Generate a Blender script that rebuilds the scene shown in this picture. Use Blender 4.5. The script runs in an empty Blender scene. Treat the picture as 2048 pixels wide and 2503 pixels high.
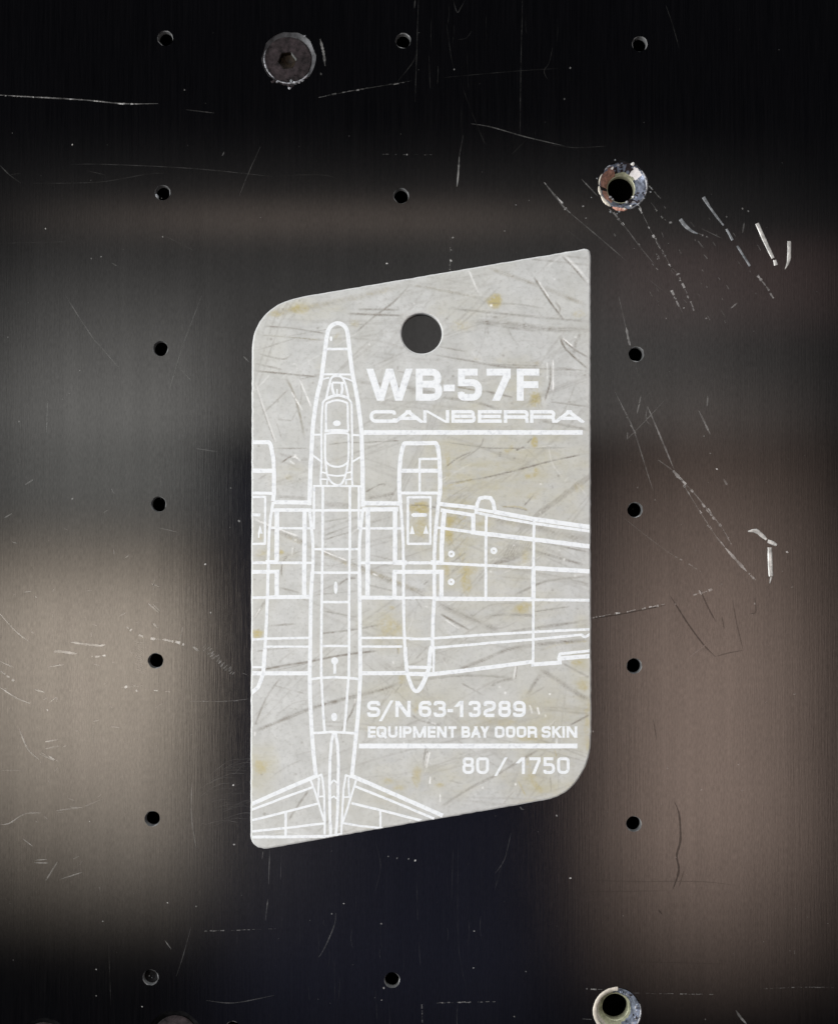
import bpy, bmesh, math, random
import numpy as np
from mathutils import Vector
from mathutils.geometry import delaunay_2d_cdt

random.seed(7)
rng = np.random.default_rng(11)
scene = bpy.context.scene

# ------------------------------------------------------------------ camera
SW, SH = 2048.0, 2503.0            # photograph size in pixels
MM = 0.001
PX = 0.045 * MM                    # one photograph pixel on the panel, in metres
LENS, SENSOR = 50.0, 36.0
FPX = LENS / SENSOR * SH
DIST = FPX * PX                    # about 156 mm above the panel
TILT = math.radians(1.47)
cam_data = bpy.data.cameras.new("camera")
cam_data.sensor_fit = 'VERTICAL'
cam_data.sensor_height = SENSOR
cam_data.sensor_width = SENSOR
cam_data.lens = LENS
cam_data.clip_start = 0.005
cam_data.clip_end = 50.0
cam = bpy.data.objects.new("camera", cam_data)
scene.collection.objects.link(cam)
CAM = Vector((0.0, -DIST * math.sin(TILT), DIST * math.cos(TILT)))
cam.location = CAM
cam.rotation_euler = (TILT, 0, 0)
scene.camera = cam

# ------------------------------------------------------------------ world, exposure
world = bpy.data.worlds.new("World")
scene.world = world
world.use_nodes = True
wbg = world.node_tree.nodes["Background"]
wbg.inputs[0].default_value = (0.62, 0.70, 1.0, 1)
wbg.inputs[1].default_value = 0.02
scene.view_settings.view_transform = 'Standard'
scene.view_settings.look = 'None'
scene.view_settings.gamma = 1.0
scene.view_settings.exposure = 0.0
scene.view_settings.use_curve_mapping = False
scene.cycles.max_bounces = 8
scene.cycles.transparent_max_bounces = 16
scene.cycles.use_denoising = True
scene.cycles.sample_clamp_indirect = 4.0

# ------------------------------------------------------------------ pixel -> place
CT, ST = math.cos(TILT), math.sin(TILT)


def at(px, py, z=0.0):
    """the point of the plane at height z that the photograph shows at this pixel"""
    dx, dy, dz = (px - SW / 2) / FPX, -(py - SH / 2) / FPX, -1.0
    wy, wz = dy * CT - dz * ST, dy * ST + dz * CT
    t = (z - CAM.z) / wz
    return Vector((CAM.x + dx * t, CAM.y + wy * t, z))


# ------------------------------------------------------------------ lamps
# soft boxes above the glossy panel; the mirrored ones are added for its reflections
LAMP_H = 0.80


def soft_lamp(name, cx, cy, sx, sy, radiance, colour, soft=None, h=LAMP_H, aim=None):
    """rectangular soft box lamp; soft = share of its width over which it fades at left, right, far and near side"""
    ld = bpy.data.lights.new(name, 'AREA')
    ld.shape = 'RECTANGLE'
    ld.size, ld.size_y = sx, sy
    ld.energy = radiance * math.pi * sx * sy
    ld.color = colour
    ld.use_nodes = True
    nt = ld.node_tree
    for n in list(nt.nodes):
        nt.nodes.remove(n)
    out = nt.nodes.new("ShaderNodeOutputLight")
    em = nt.nodes.new("ShaderNodeEmission")
    nt.links.new(em.outputs[0], out.inputs[0])
    if soft:
        geo = nt.nodes.new("ShaderNodeNewGeometry")
        sep = nt.nodes.new("ShaderNodeSeparateXYZ")
        nt.links.new(geo.outputs["Parametric"], sep.inputs[0])
        last = None
        for axis, lo_side, w in ((0, True, soft[0]), (0, False, soft[1]), (1, False, soft[2]), (1, True, soft[3])):
            if w <= 0:
                continue
            c = nt.nodes.new("ShaderNodeMapRange"); c.interpolation_type = 'SMOOTHSTEP'
            nt.links.new(sep.outputs[axis], c.inputs["Value"])
            c.inputs["From Min"].default_value = 0.0 if lo_side else 1.0 - w
            c.inputs["From Max"].default_value = w if lo_side else 1.0
            c.inputs["To Min"].default_value = 0.0 if lo_side else 1.0
            c.inputs["To Max"].default_value = 1.0 if lo_side else 0.0
            if last is None:
                last = c.outputs[0]
            else:
                m = nt.nodes.new("ShaderNodeMath"); m.operation = 'MULTIPLY'
                nt.links.new(last, m.inputs[0]); nt.links.new(c.outputs[0], m.inputs[1])
                last = m.outputs[0]
        nt.links.new(last, em.inputs["Strength"])
    lo = bpy.data.objects.new(name, ld)
    scene.collection.objects.link(lo)
    lo.location = (cx, cy, h)
    if aim is not None:
        d = Vector(aim) - Vector((cx, cy, h))
        lo.rotation_euler = d.to_track_quat('-Z', 'Y').to_euler()
    return lo


def mirror_lamp(name, x0, x1, y0, y1, radiance, colour, l, r, t, b):
    """lamp whose mirror image in the panel spans these pixels; l r t b: fade widths in pixels"""
    cx, cy = (x0 + x1) / 2, (y0 + y1) / 2
    p = at(cx, cy)
    h = LAMP_H + 0.01 * len(bpy.data.lights)      # hung at slightly different heights
    q = p + (p - Vector((CAM.x, CAM.y, 0))) * (h / CAM.z)
    k = (1 + h / DIST) * PX                       # lamp-plane metres per mirrored pixel
    soft_lamp(name, q.x, q.y, (x1 - x0) * k, (y1 - y0) * k, radiance, colour,
              (l / (x1 - x0), r / (x1 - x0), t / (y1 - y0), b / (y1 - y0)), h)


mirror_lamp("sheen_lamp_warm", -330, 580, 1200, 2370, 8.2, (1.0, 0.855, 0.705), 480, 220, 360, 760)  # added lamp, mirrored as the warm patch at lower left
mirror_lamp("sheen_lamp_amber", 1300, 2220, 790, 2560, 4.6, (1.0, 0.745, 0.62), 420, 520, 900, 640)  # added lamp for the brown sheen at lower right
mirror_lamp("sheen_lamp_grey", -400, 590, 560, 1420, 2.2, (1.0, 0.985, 0.93), 620, 160, 620, 260)  # added lamp, gives the grey mirrored patch at left
mirror_lamp("sheen_lamp_wide", -300, 2300, 270, 1140, 1.1, (1.0, 0.96, 0.92), 600, 800, 640, 150)  # added lamp for the broad sheen across the upper panel
mirror_lamp("sheen_lamp_band", -150, 1800, 462, 612, 1.15, (1.0, 0.77, 0.63), 800, 900, 74, 74)  # added strip, mirrored as the brown band above the tag
mirror_lamp("sheen_lamp_low", 60, 1000, 1780, 2440, 0.5, (1.0, 0.90, 0.84), 300, 560, 300, 420)  # faint lamp added to soften the sheen edge at lower left
mirror_lamp("sheen_lamp_red", 1380, 2250, 540, 880, 0.55, (1.0, 0.58, 0.52), 200, 400, 110, 160)  # added to redden the sheen at upper right
mirror_lamp("sheen_lamp_blue", 400, 1560, 1020, 2800, 0.27, (0.55, 0.58, 1.0), 300, 420, 200, 500)  # added to tint the dark sheen around the tag navy
soft_lamp("window_lamp", -1.05, -0.10, 0.8, 0.9, 9.2, (0.965, 0.985, 0.99), None, h=0.85, aim=(0, 0, 0))
soft_lamp("tag_lamp_back", 0.10, 1.20, 0.9, 0.6, 5.0, (0.93, 0.97, 1.0), None, h=0.75, aim=(0, 0, 0))  # added far-side lamp, lights the tag from outside the mirrored area

# crops the photograph was measured in: name -> x0, y0, scale
REG = {
    'A': (600, 590, .25922), 'B': (1000, 590, .26498), 'C': (600, 1040, .25922), 'D': (1000, 1040, .26498),
    'E': (600, 1540, .25922), 'F': (1000, 1540, .26498), 'G': (760, 880, .15080), 'H': (880, 890, .16129),
    'I': (1140, 890, .17281), 'J': (880, 1690, .16129), 'K': (1140, 1690, .17281), 'L': (720, 1860, .11521),
    'M': (600, 1060, .16026), 'N': (940, 1060, .16026),
    'P1': (0, 0, .40323), 'P2': (680, 0, .40323), 'P3': (1348, 0, .40323), 'P4': (0, 830, .40323),
    'P5': (1348, 830, .40323), 'P6': (0, 1653, .40323), 'P7': (680, 1653, .40323), 'P8': (1348, 1653, .40323),
}


def rp(r, pts):
    x0, y0, s = REG[r]
    return [(x0 + s * p[0], y0 + s * p[1]) for p in pts]


# ------------------------------------------------------------------ object helpers
def link(o, parent=None):
    scene.collection.objects.link(o)
    if parent is not None:
        o.parent = parent
        o.matrix_parent_inverse = parent.matrix_world.inverted()
    return o


def mesh_obj(name, verts, faces, mats, parent=None, fmat=None, smooth=None):
    me = bpy.data.meshes.new(name)
    me.from_pydata([tuple(v) for v in verts], [], faces)
    for m in (mats if isinstance(mats, (list, tuple)) else [mats]):
        me.materials.append(m)
    if fmat is not None:
        me.polygons.foreach_set("material_index", fmat)
    if smooth is not None:
        me.polygons.foreach_set("use_smooth", smooth if not isinstance(smooth, bool) else [smooth] * len(me.polygons))
    me.update()
    return link(bpy.data.objects.new(name, me), parent)


def tag(o, label=None, cat=None, group=None, kind=None):
    if label: o["label"] = label
    if cat: o["category"] = cat
    if group: o["group"] = group
    if kind: o["kind"] = kind
    return o


def thing(name, loc, label, cat, group=None):
    o = bpy.data.objects.new(name, None)
    o.location = loc
    o.empty_display_size = 0.004
    scene.collection.objects.link(o)
    bpy.context.view_layer.update()
    return tag(o, label, cat, group)


# ------------------------------------------------------------------ materials
def new_mat(name):
    m = bpy.data.materials.new(name)
    m.use_nodes = True
    nt = m.node_tree
    return m, nt, nt.nodes["Principled BSDF"]


def N(nt, kind, **kw):
    n = nt.nodes.new(kind)
    for k, v in kw.items():
        setattr(n, k, v)
    return n


def mapped_noise(nt, scale, detail=3.0, rough=0.55, loc=(0, 0, 0)):
    tc = N(nt, "ShaderNodeTexCoord")
    mp = N(nt, "ShaderNodeMapping")
    mp.inputs["Scale"].default_value = scale
    mp.inputs["Location"].default_value = loc
    nt.links.new(tc.outputs["Object"], mp.inputs[0])
    nz = N(nt, "ShaderNodeTexNoise")
    nz.inputs["Scale"].default_value = 1.0
    nz.inputs["Detail"].default_value = detail
    nz.inputs["Roughness"].default_value = rough
    nt.links.new(mp.outputs[0], nz.inputs["Vector"])
    return nz.outputs["Fac"]


def ramp(nt, fac, stops):
    r = N(nt, "ShaderNodeValToRGB")
    els = r.color_ramp.elements
    while len(els) < len(stops):
        els.new(0.5)
    for e, (p, c) in zip(els, stops):
        e.position = p
        e.color = (c, c, c, 1) if isinstance(c, (int, float)) else (*c, 1)
    nt.links.new(fac, r.inputs[0])
    return r.outputs[0]


def mixc(nt, fac, a, b):
    m = N(nt, "ShaderNodeMix", data_type='RGBA')
    for sock, v in ((m.inputs[0], fac), (m.inputs[6], a), (m.inputs[7], b)):
        if isinstance(v, (int, float)):
            sock.default_value = v
        elif isinstance(v, tuple):
            sock.default_value = (*v, 1)
        else:
            nt.links.new(v, sock)
    return m.outputs[2]


def math_n(nt, op, a, b=None):
    m = N(nt, "ShaderNodeMath", operation=op)
    for i, v in enumerate((a, b)):
        if v is None: continue
        if isinstance(v, (int, float)): m.inputs[i].default_value = v
        else: nt.links.new(v, m.inputs[i])
    return m.outputs[0]


def mat_panel():
    m, nt, b = new_mat("black anodised brushed aluminium")
    # brush lines run up and down the panel
    fine = mapped_noise(nt, (14000, 260, 1), 2.0)
    mid = mapped_noise(nt, (3200, 60, 1), 3.0, loc=(3, 7, 0))
    blot = mapped_noise(nt, (60, 45, 1), 4.0, 0.6, loc=(1, 2, 0))
    b.inputs["Base Color"].default_value = (0.0035, 0.0035, 0.0042, 1)
    g = math_n(nt, 'ADD', math_n(nt, 'MULTIPLY', fine, 0.55), math_n(nt, 'MULTIPLY', mid, 0.45))
    col = mixc(nt, ramp(nt, g, [(0.35, 0.0), (0.75, 1.0)]), (0.0010, 0.0010, 0.0013), (0.0034, 0.0032, 0.0036))
    nt.links.new(col, b.inputs["Base Color"])
    b.inputs["IOR"].default_value = 1.52
    r0 = math_n(nt, 'ADD', math_n(nt, 'MULTIPLY', blot, 0.025), 0.052)
    nt.links.new(math_n(nt, 'ADD', r0, math_n(nt, 'MULTIPLY', g, 0.03)), b.inputs["Roughness"])
    b.inputs["Anisotropic"].default_value = 0.4
    cx = N(nt, "ShaderNodeCombineXYZ")
    cx.inputs[0].default_value = 1.0
    nt.links.new(cx.outputs[0], b.inputs["Tangent"])
    grain = mapped_noise(nt, (9000, 1500, 1), 2.0, 0.7, loc=(5, 5, 0))
    wipe = mapped_noise(nt, (700, 24, 1), 4.0, 0.65, loc=(8, 1, 0))
    lev = math_n(nt, 'ADD', math_n(nt, 'MULTIPLY', ramp(nt, grain, [(0.3, 0.0), (0.7, 1.0)]), 0.16), math_n(nt, 'MULTIPLY', ramp(nt, wipe, [(0.3, 0.0), (0.7, 1.0)]), 0.06))
    lev = math_n(nt, 'ADD', lev, math_n(nt, 'MULTIPLY', ramp(nt, blot, [(0.3, 0.0), (0.7, 1.0)]), 0.08))
    nt.links.new(math_n(nt, 'ADD', lev, 0.35), b.inputs["Specular IOR Level"])
    bp = N(nt, "ShaderNodeBump")
    bp.inputs["Strength"].default_value = 0.14
    bp.inputs["Distance"].default_value = 0.00002
    nt.links.new(g, bp.inputs["Height"])
    nt.links.new(bp.outputs[0], b.inputs["Normal"])
    return m


def simple(name, col, rough=0.5, metal=0.0, noise=None, var=0.35, bump=0.0, spec=0.5):
    m, nt, b = new_mat(name)
    b.inputs["Specular IOR Level"].default_value = spec
    b.inputs["Roughness"].default_value = rough
    b.inputs["Metallic"].default_value = metal
    if noise:
        nz = mapped_noise(nt, (noise, noise, noise), 4.0, 0.62)
        lo = tuple(c * (1 - var) for c in col)
        hi = tuple(min(1, c * (1 + var)) for c in col)
        nt.links.new(mixc(nt, ramp(nt, nz, [(0.32, 0.0), (0.68, 1.0)]), lo, hi), b.inputs["Base Color"])
        if bump:
            bp = N(nt, "ShaderNodeBump")
            bp.inputs["Strength"].default_value = bump
            bp.inputs["Distance"].default_value = 0.00008
            nt.links.new(nz, bp.inputs["Height"])
            nt.links.new(bp.outputs[0], b.inputs["Normal"])
    else:
        b.inputs["Base Color"].default_value = (*col, 1)
    return m


def mat_scratch(gloss=True):
    m, nt, b = new_mat("scratched panel metal" if gloss else "dark groove metal")
    at_ = N(nt, "ShaderNodeAttribute", attribute_name="tone")
    nt.links.new(at_.outputs["Color"], b.inputs["Base Color"])
    if gloss:                       # the scattered light of the cut on top of the panel's own sheen
        b.inputs["Roughness"].default_value = 0.09
        b.inputs["IOR"].default_value = 1.52
        b.inputs["Anisotropic"].default_value = 0.4
        cx = N(nt, "ShaderNodeCombineXYZ")
        cx.inputs[0].default_value = 1.0
        nt.links.new(cx.outputs[0], b.inputs["Tangent"])
    else:                           # the sheen is broken inside the groove
        b.inputs["Base Color"].default_value = (0.002, 0.002, 0.002, 1)
        nt.links.remove(b.inputs["Base Color"].links[0])
        b.inputs["Roughness"].default_value = 0.12
        b.inputs["IOR"].default_value = 1.52
        nt.links.new(at_.outputs["Fac"], b.inputs["Specular IOR Level"])
    return m


def mat_tag():
    m, nt, b = new_mat("weathered aluminium skin")
    wear = N(nt, "ShaderNodeAttribute", attribute_name="wear")
    sep = N(nt, "ShaderNodeSeparateColor")
    nt.links.new(wear.outputs["Color"], sep.inputs[0])
    n1 = mapped_noise(nt, (420, 420, 1), 7.0, 0.68)
    n2 = mapped_noise(nt, (2300, 2300, 1), 5.0, 0.68, loc=(4, 1, 0))
    n3 = mapped_noise(nt, (110, 80, 1), 4.0, 0.6, loc=(9, 3, 0))
    n4 = mapped_noise(nt, (1100, 1100, 1), 5.0, 0.7, loc=(2, 8, 0))
    base = mixc(nt, ramp(nt, n1, [(0.3, 0.0), (0.7, 1.0)]), (0.51, 0.517, 0.503), (0.665, 0.672, 0.662))
    base = mixc(nt, math_n(nt, 'MULTIPLY', ramp(nt, n2, [(0.50, 0.0), (0.70, 1.0)]), 0.46), base, (0.36, 0.36, 0.335))
    base = mixc(nt, math_n(nt, 'MULTIPLY', ramp(nt, n3, [(0.45, 0.0), (0.72, 1.0)]), 0.42), base, (0.545, 0.535, 0.46))
    # diffuse yellow mottling, dragged slantwise across the sheet
    tcd = N(nt, "ShaderNodeTexCoord"); mpd = N(nt, "ShaderNodeMapping")
    mpd.inputs["Rotation"].default_value = (0, 0, math.radians(-42)); mpd.inputs["Scale"].default_value = (260, 1000, 1)
    nt.links.new(tcd.outputs["Object"], mpd.inputs[0])
    drag = N(nt, "ShaderNodeTexNoise"); drag.inputs["Scale"].default_value = 1.0; drag.inputs["Detail"].default_value = 6.0; drag.inputs["Roughness"].default_value = 0.66
    nt.links.new(mpd.outputs[0], drag.inputs["Vector"])
    tint = N(nt, "ShaderNodeAttribute", attribute_name="tint")
    mott = math_n(nt, 'MULTIPLY', tint.outputs["Fac"], ramp(nt, math_n(nt, 'ADD', math_n(nt, 'MULTIPLY', drag.outputs["Fac"], 0.6), math_n(nt, 'MULTIPLY', n1, 0.4)), [(0.38, 0.05), (0.62, 0.75)]))
    base = mixc(nt, mott, base, (0.475, 0.435, 0.265))
    # tan and ochre stains with ragged edges, grey rub marks, bright cuts
    rag = math_n(nt, 'ADD', math_n(nt, 'MULTIPLY', n4, 1.3), math_n(nt, 'MULTIPLY', n1, 0.9))      # about 1.1 on average
    edge = math_n(nt, 'ADD', math_n(nt, 'MULTIPLY', sep.outputs[1], 1.3), math_n(nt, 'SUBTRACT', rag, 1.28))
    soft = ramp(nt, math_n(nt, 'MULTIPLY', sep.outputs[1], 3.0), [(0.0, 0.0), (1.0, 1.0)])
    stain = math_n(nt, 'MULTIPLY', ramp(nt, edge, [(0.0, 0.10), (0.8, 0.88)]), soft)
    base = mixc(nt, stain, base, (0.50, 0.425, 0.19))
    rub = math_n(nt, 'MULTIPLY', sep.outputs[0], ramp(nt, n4, [(0.3, 0.55), (0.65, 1.15)]))
    base = mixc(nt, rub, base, (0.235, 0.212, 0.178))
    base = mixc(nt, sep.outputs[2], base, (0.95, 0.95, 0.94))
    nt.links.new(base, b.inputs["Base Color"])
    b.inputs["Metallic"].default_value = 0.16
    nt.links.new(math_n(nt, 'ADD', math_n(nt, 'MULTIPLY', n1, 0.15), 0.40), b.inputs["Roughness"])
    bp = N(nt, "ShaderNodeBump")
    bp.inputs["Strength"].default_value = 0.12
    bp.inputs["Distance"].default_value = 0.00003
    nt.links.new(n2, bp.inputs["Height"])
    nt.links.new(bp.outputs[0], b.inputs["Normal"])
    return m


def mat_print():
    m, nt, b = new_mat("white etched print")
    n2 = mapped_noise(nt, (1900, 1900, 1), 5.0, 0.7, loc=(2, 5, 0))
    n1 = mapped_noise(nt, (700, 700, 1), 3.0, 0.6)
    c = mixc(nt, ramp(nt, n2, [(0.50, 0.0), (0.74, 1.0)]), (0.885, 0.905, 0.925), (0.62, 0.64, 0.67))
    c = mixc(nt, math_n(nt, 'MULTIPLY', ramp(nt, n1, [(0.5, 0.0), (0.8, 1.0)]), 0.28), c, (0.74, 0.755, 0.77))
    nt.links.new(c, b.inputs["Base Color"])
    b.inputs["Roughness"].default_value = 0.7
    return m


M_PANEL = mat_panel()
M_BARE = simple("bare aluminium cut edge", (0.36, 0.36, 0.36), 0.38, 0.55, 1800, 0.25)
M_CSK = simple("worn countersink", (0.095, 0.095, 0.10), 0.36, 0.3, 1200, 0.6)
M_VOID = simple("black hole backing", (0.003, 0.003, 0.003), 0.95)
M_SCR = mat_scratch()
M_GROOVE = mat_scratch(False)
M_TAG = mat_tag()
M_EDGE = simple("cut aluminium rim", (0.80, 0.80, 0.79), 0.42, 0.25, 1500, 0.10)
M_PRINT = mat_print()
M_SCREW = simple("dark oxide steel", (0.022, 0.0165, 0.0178), 0.6, 0.0, 1300, 0.85, 0.5, 0.12)
M_BLACK = simple("black oxide steel", (0.005, 0.005, 0.0055), 0.6, 0.0, 2000, 0.6, 0.2, 0.08)
M_SOCKET = simple("rusty socket steel", (0.018, 0.012, 0.007), 0.6, 0.0, 3000, 0.6, 0.4, 0.15)
M_LIT_FLANK = simple("lit socket flank", (0.50, 0.51, 0.50), 0.35, 0.6, 2500, 0.4)  # pale colour paints one socket wall as lit
M_BURR = simple("torn aluminium burr", (0.24, 0.24, 0.255), 0.4, 0.4, 3000, 0.9, 0.5)
M_SILVER = simple("scraped blue grey metal", (0.20, 0.225, 0.29), 0.36, 0.5, 1500, 0.8, 0.5)
M_COPPER = simple("copper coloured thread metal", (0.50, 0.26, 0.20), 0.45, 0.4, 2600, 0.5, 0.5)
M_BRASS = simple("yellowed plated sleeve", (0.46, 0.46, 0.33), 0.40, 0.4, 1800, 0.3)
M_IVORY = simple("ivory plated lip", (0.62, 0.57, 0.49), 0.45, 0.2, 1500, 0.2)
M_WHITE = simple("white flaked sealant", (0.72, 0.68, 0.67), 0.6, 0.0, 2200, 0.15)
M_SLIVER = simple("bright aluminium gouge", (0.55, 0.54, 0.515), 0.42, 0.3, 1100, 0.45, 0.4)
M_DULL = simple("dull aluminium gouge", (0.20, 0.21, 0.22), 0.45, 0.3, 1300, 0.6, 0.4)


# ------------------------------------------------------------------ panel with its holes
PT = 0.9 * MM
SMALL = [('P1', 1003, 232), ('P2', 757, 246), ('P3', 533, 266), ('P1', 987, 1168), ('P2', 745, 1187), ('P4', 974, 54), ('P5', 512, 88),
         ('P4', 962, 998), ('P5', 504, 1032), ('P4', 945, 1947), ('P5', 499, 1978), ('P6', 925, 863), ('P8', 497, 895),
         ('P6', 914, 1826), ('P7', 690, 1842)]
holes = []        # centre, radius top, radius bottom
for r, x, y in SMALL:
    (sx, sy), = rp(r, [(x, y)])
    holes.append((at(sx, sy), 19.3 * PX, 18.3 * PX))
holes.append((at(569, 2514), 18.3 * PX, 18.3 * PX))
SCREWS = [(706.5, 142.5, 67), (428, 2538, 68), (106, 2556, 67)]
INSERTS = [(1522, 454, 61), (1507.5, 2472, 58)]
for x, y, r in SCREWS:
    holes.append((at(x, y), r * PX, 44 * PX))
for x, y, r in INSERTS:
    holes.append((at(x, y), r * PX, (r - 3) * PX))

HX, HY = 0.085, 0.098
v2, ed, seg = [], [], []
outer = [(-HX, -HY), (HX, -HY), (HX, HY), (-HX, HY)]
v2 += [Vector(p) for p in outer]
ed += [(0, 1), (1, 2), (2, 3), (3, 0)]
rings = []
for c, rt, rb in holes:
    n = 40 if rt < 30 * PX else 120
    s = len(v2)
    ph = random.random()
    for k in range(n):
        a = 2 * math.pi * k / n
        rr = rt * (1 + 0.012 * math.sin(3 * a + ph * 9) + 0.008 * math.sin(5 * a + ph * 20))
        v2.append(Vector((c.x + rr * math.cos(a), c.y + rr * math.sin(a))))
    ed += [(s + k, s + (k + 1) % n) for k in range(n)]
    rings.append((s, n))
ov, oe, of, _, _, _ = delaunay_2d_cdt(v2, ed, [], 1, 1e-9)
pv = [(p.x, p.y, 0.0) for p in ov]
pf, pm = [], []
hc = [(h[0].x, h[0].y, h[1]) for h in holes]
for f in of:
    cx = sum(ov[i].x for i in f) / 3
    cy = sum(ov[i].y for i in f) / 3
    if any((cx - a) ** 2 + (cy - b) ** 2 < (r * 0.97) ** 2 for a, b, r in hc):
        continue
    f = list(f)
    p, q, r_ = (ov[i] for i in f)
    if (q - p).cross(r_ - p) < 0:
        f.reverse()
    pf.append(f); pm.append(0)
# walls of the holes: a slight bright arris, then the bore
for q_, ((c, rt, rb), (s, n)) in enumerate(zip(holes, rings)):
    base = len(pv)
    small = rt < 30 * PX
    ph = random.uniform(0, 6.28)
    for k in range(n):
        p = v2[s + k]
        a = math.atan2(p.y - c.y, p.x - c.x)
        wob_ = .6 + .4 * math.sin(a * 2 + ph) + .25 * math.sin(a * 5 + ph * 2)      # uneven deburring
        r1 = rt - (1.9 * PX * max(.15, wob_) if small else 0)
        pv.append((p.x, p.y, 0.0))
        pv.append((c.x + r1 * math.cos(a), c.y + r1 * math.sin(a), -0.09 * MM if small else -0.02 * MM))
        rr = (rb - 1.2 * PX if small else rb) * (1 + 0.01 * math.sin(4 * a))
        pv.append((c.x + rr * math.cos(a), c.y + rr * math.sin(a), -PT))
    deep = 3 if (not small and c.y < -0.04 and c.x < 0) else 2
    for k in range(n):
        a0, a1 = base + 3 * k, base + 3 * ((k + 1) % n)
        pf.append([a0, a0 + 1, a1 + 1, a1]); pm.append(1 if small else deep)
        pf.append([a0 + 1, a0 + 2, a1 + 2, a1 + 1]); pm.append(1 if small else deep)
# outer rim and underside skirt
b = len(pv)
pv += [(x, y, 0.0) for x, y in outer] + [(x, y, -PT) for x, y in outer]
for k in range(4):
    j = (k + 1) % 4
    pf.append([b + k, b + 4 + k, b + 4 + j, b + j]); pm.append(0)
panel = mesh_obj("panel", pv, pf, [M_PANEL, M_BARE, M_CSK, M_BLACK], None, pm)
tag(panel, "scratched black brushed metal panel drilled with rows of small holes", None, None, "structure")

# black box added under the panel so the holes read dark
cz = 14 * MM
cv = [(sx * (HX - .001), sy * (HY - .001), z) for z in (-PT - 2e-5, -cz) for sx, sy in ((-1, -1), (1, -1), (1, 1), (-1, 1))]
cf = [[4, 5, 6, 7]] + [[k, (k + 1) % 4, 4 + (k + 1) % 4, 4 + k] for k in range(4)]
case = mesh_obj("dark_backing_box", cv, cf, M_VOID)
tag(case, "black added backing box seen through the drilled holes", None, None, "structure")


# ------------------------------------------------------------------ the tag
TT = 0.9 * MM
TZ = TT


def smooth_path(pts, step):
    out = []
    for (x0, y0), (x1, y1) in zip(pts[:-1], pts[1:]):
        n = max(1, int(math.hypot(x1 - x0, y1 - y0) / step))
        for k in range(n):
            out.append((x0 + (x1 - x0) * k / n, y0 + (y1 - y0) * k / n))
    out.append(pts[-1])
    return out


def catmull(pts, n=6, closed=False):
    P = list(pts)
    m = len(P)
    out = []
    for i in range(m if closed else m - 1):
        p0 = P[(i - 1) % m] if closed or i > 0 else P[0]
        p1, p2 = P[i], P[(i + 1) % m]
        p3 = P[(i + 2) % m] if closed or i + 2 < m else P[-1]
        for k in range(n):
            t = k / n
            out.append(tuple(0.5 * (2 * p1[j] + (p2[j] - p0[j]) * t + (2 * p0[j] - 5 * p1[j] + 4 * p2[j] - p3[j]) * t * t
                                    + (3 * p1[j] - p0[j] - 3 * p2[j] + p3[j]) * t ** 3) for j in (0, 1)))
    if not closed:
        out.append(tuple(P[-1]))
    return out


def bez(p0, p1, p2, p3, n=14):
    out = []
    for k in range(n + 1):
        t = k / n
        out.append(tuple((1 - t) ** 3 * p0[j] + 3 * (1 - t) ** 2 * t * p1[j] + 3 * (1 - t) * t * t * p2[j] + t ** 3 * p3[j] for j in (0, 1)))
    return out


# outline in photograph pixels, clockwise in the picture from the top right corner
OUT = []
OUT += bez((1427, 608), (1437, 606.5), (1443, 613), (1443, 625), 6)
OUT += smooth_path([(1443, 640), (1443, 1140), (1443.5, 1540), (1444.5, 1700), (1444.5, 1790)], 40)
OUT += bez((1444.5, 1800), (1444, 1880), (1400, 1940), (1345, 1952.5), 18)
OUT += smooth_path([(1330, 1956), (1265, 1968), (1000, 2013.5), (859, 2038), (670, 2072)], 40)
OUT += bez((655, 2074.5), (632, 2077), (613, 2064), (612.5, 2044), 8)
OUT += smooth_path([(612.5, 2030), (613, 1799), (614.3, 1540), (615, 1140), (616, 870)], 40)
OUT += bez((616.5, 850), (618, 790), (655, 741), (735, 726), 18)
OUT += smooth_path([(750, 722.8), (1050, 672), (1410, 611)], 40)
OUT = [p for i, p in enumerate(OUT) if math.hypot(p[0] - OUT[i - 1][0], p[1] - OUT[i - 1][1]) > 0.5]
_o = []
for i, p in enumerate(OUT):
    q = OUT[(i + 1) % len(OUT)]
    m_ = max(1, int(math.hypot(q[0] - p[0], q[1] - p[1]) / 11))
    for k in range(m_):
        _o.append((p[0] + (q[0] - p[0]) * k / m_ + random.gauss(0, .32), p[1] + (q[1] - p[1]) * k / m_ + random.gauss(0, .32)))
OUTa = np.array(_o)
HOLE_C, HOLE_R = (1030.5, 814.7), 49.5
HOLEa = np.array([(HOLE_C[0] + HOLE_R * math.cos(2 * math.pi * k / 72), HOLE_C[1] + HOLE_R * math.sin(2 * math.pi * k / 72)) for k in range(72)])


def inside_poly(P, poly):
    x, y = P[:, 0], P[:, 1]
    r = np.zeros(len(P), bool)
    for (x0, y0), (x1, y1) in zip(poly, np.roll(poly, -1, 0)):
        c = ((y0 > y) != (y1 > y)) & (x < (x1 - x0) * (y - y0) / (y1 - y0 + 1e-12) + x0)
        r ^= c
    return r


def dist_line(P, pts):
    d = np.full(len(P), 1e9)
    tt = np.zeros(len(P))
    L = [0]
    for a, b in zip(pts[:-1], pts[1:]):
        L.append(L[-1] + math.hypot(b[0] - a[0], b[1] - a[1]))
    for i, (a, b) in enumerate(zip(pts[:-1], pts[1:])):
        ax, ay = a; bx, by = b[0] - ax, b[1] - ay
        l2 = bx * bx + by * by + 1e-9
        t = np.clip(((P[:, 0] - ax) * bx + (P[:, 1] - ay) * by) / l2, 0, 1)
        q = np.hypot(P[:, 0] - ax - t * bx, P[:, 1] - ay - t * by)
        m = q < d
        d[m] = q[m]
        tt[m] = (L[i] + t[m] * (L[i + 1] - L[i])) / L[-1]
    return d, tt


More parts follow.
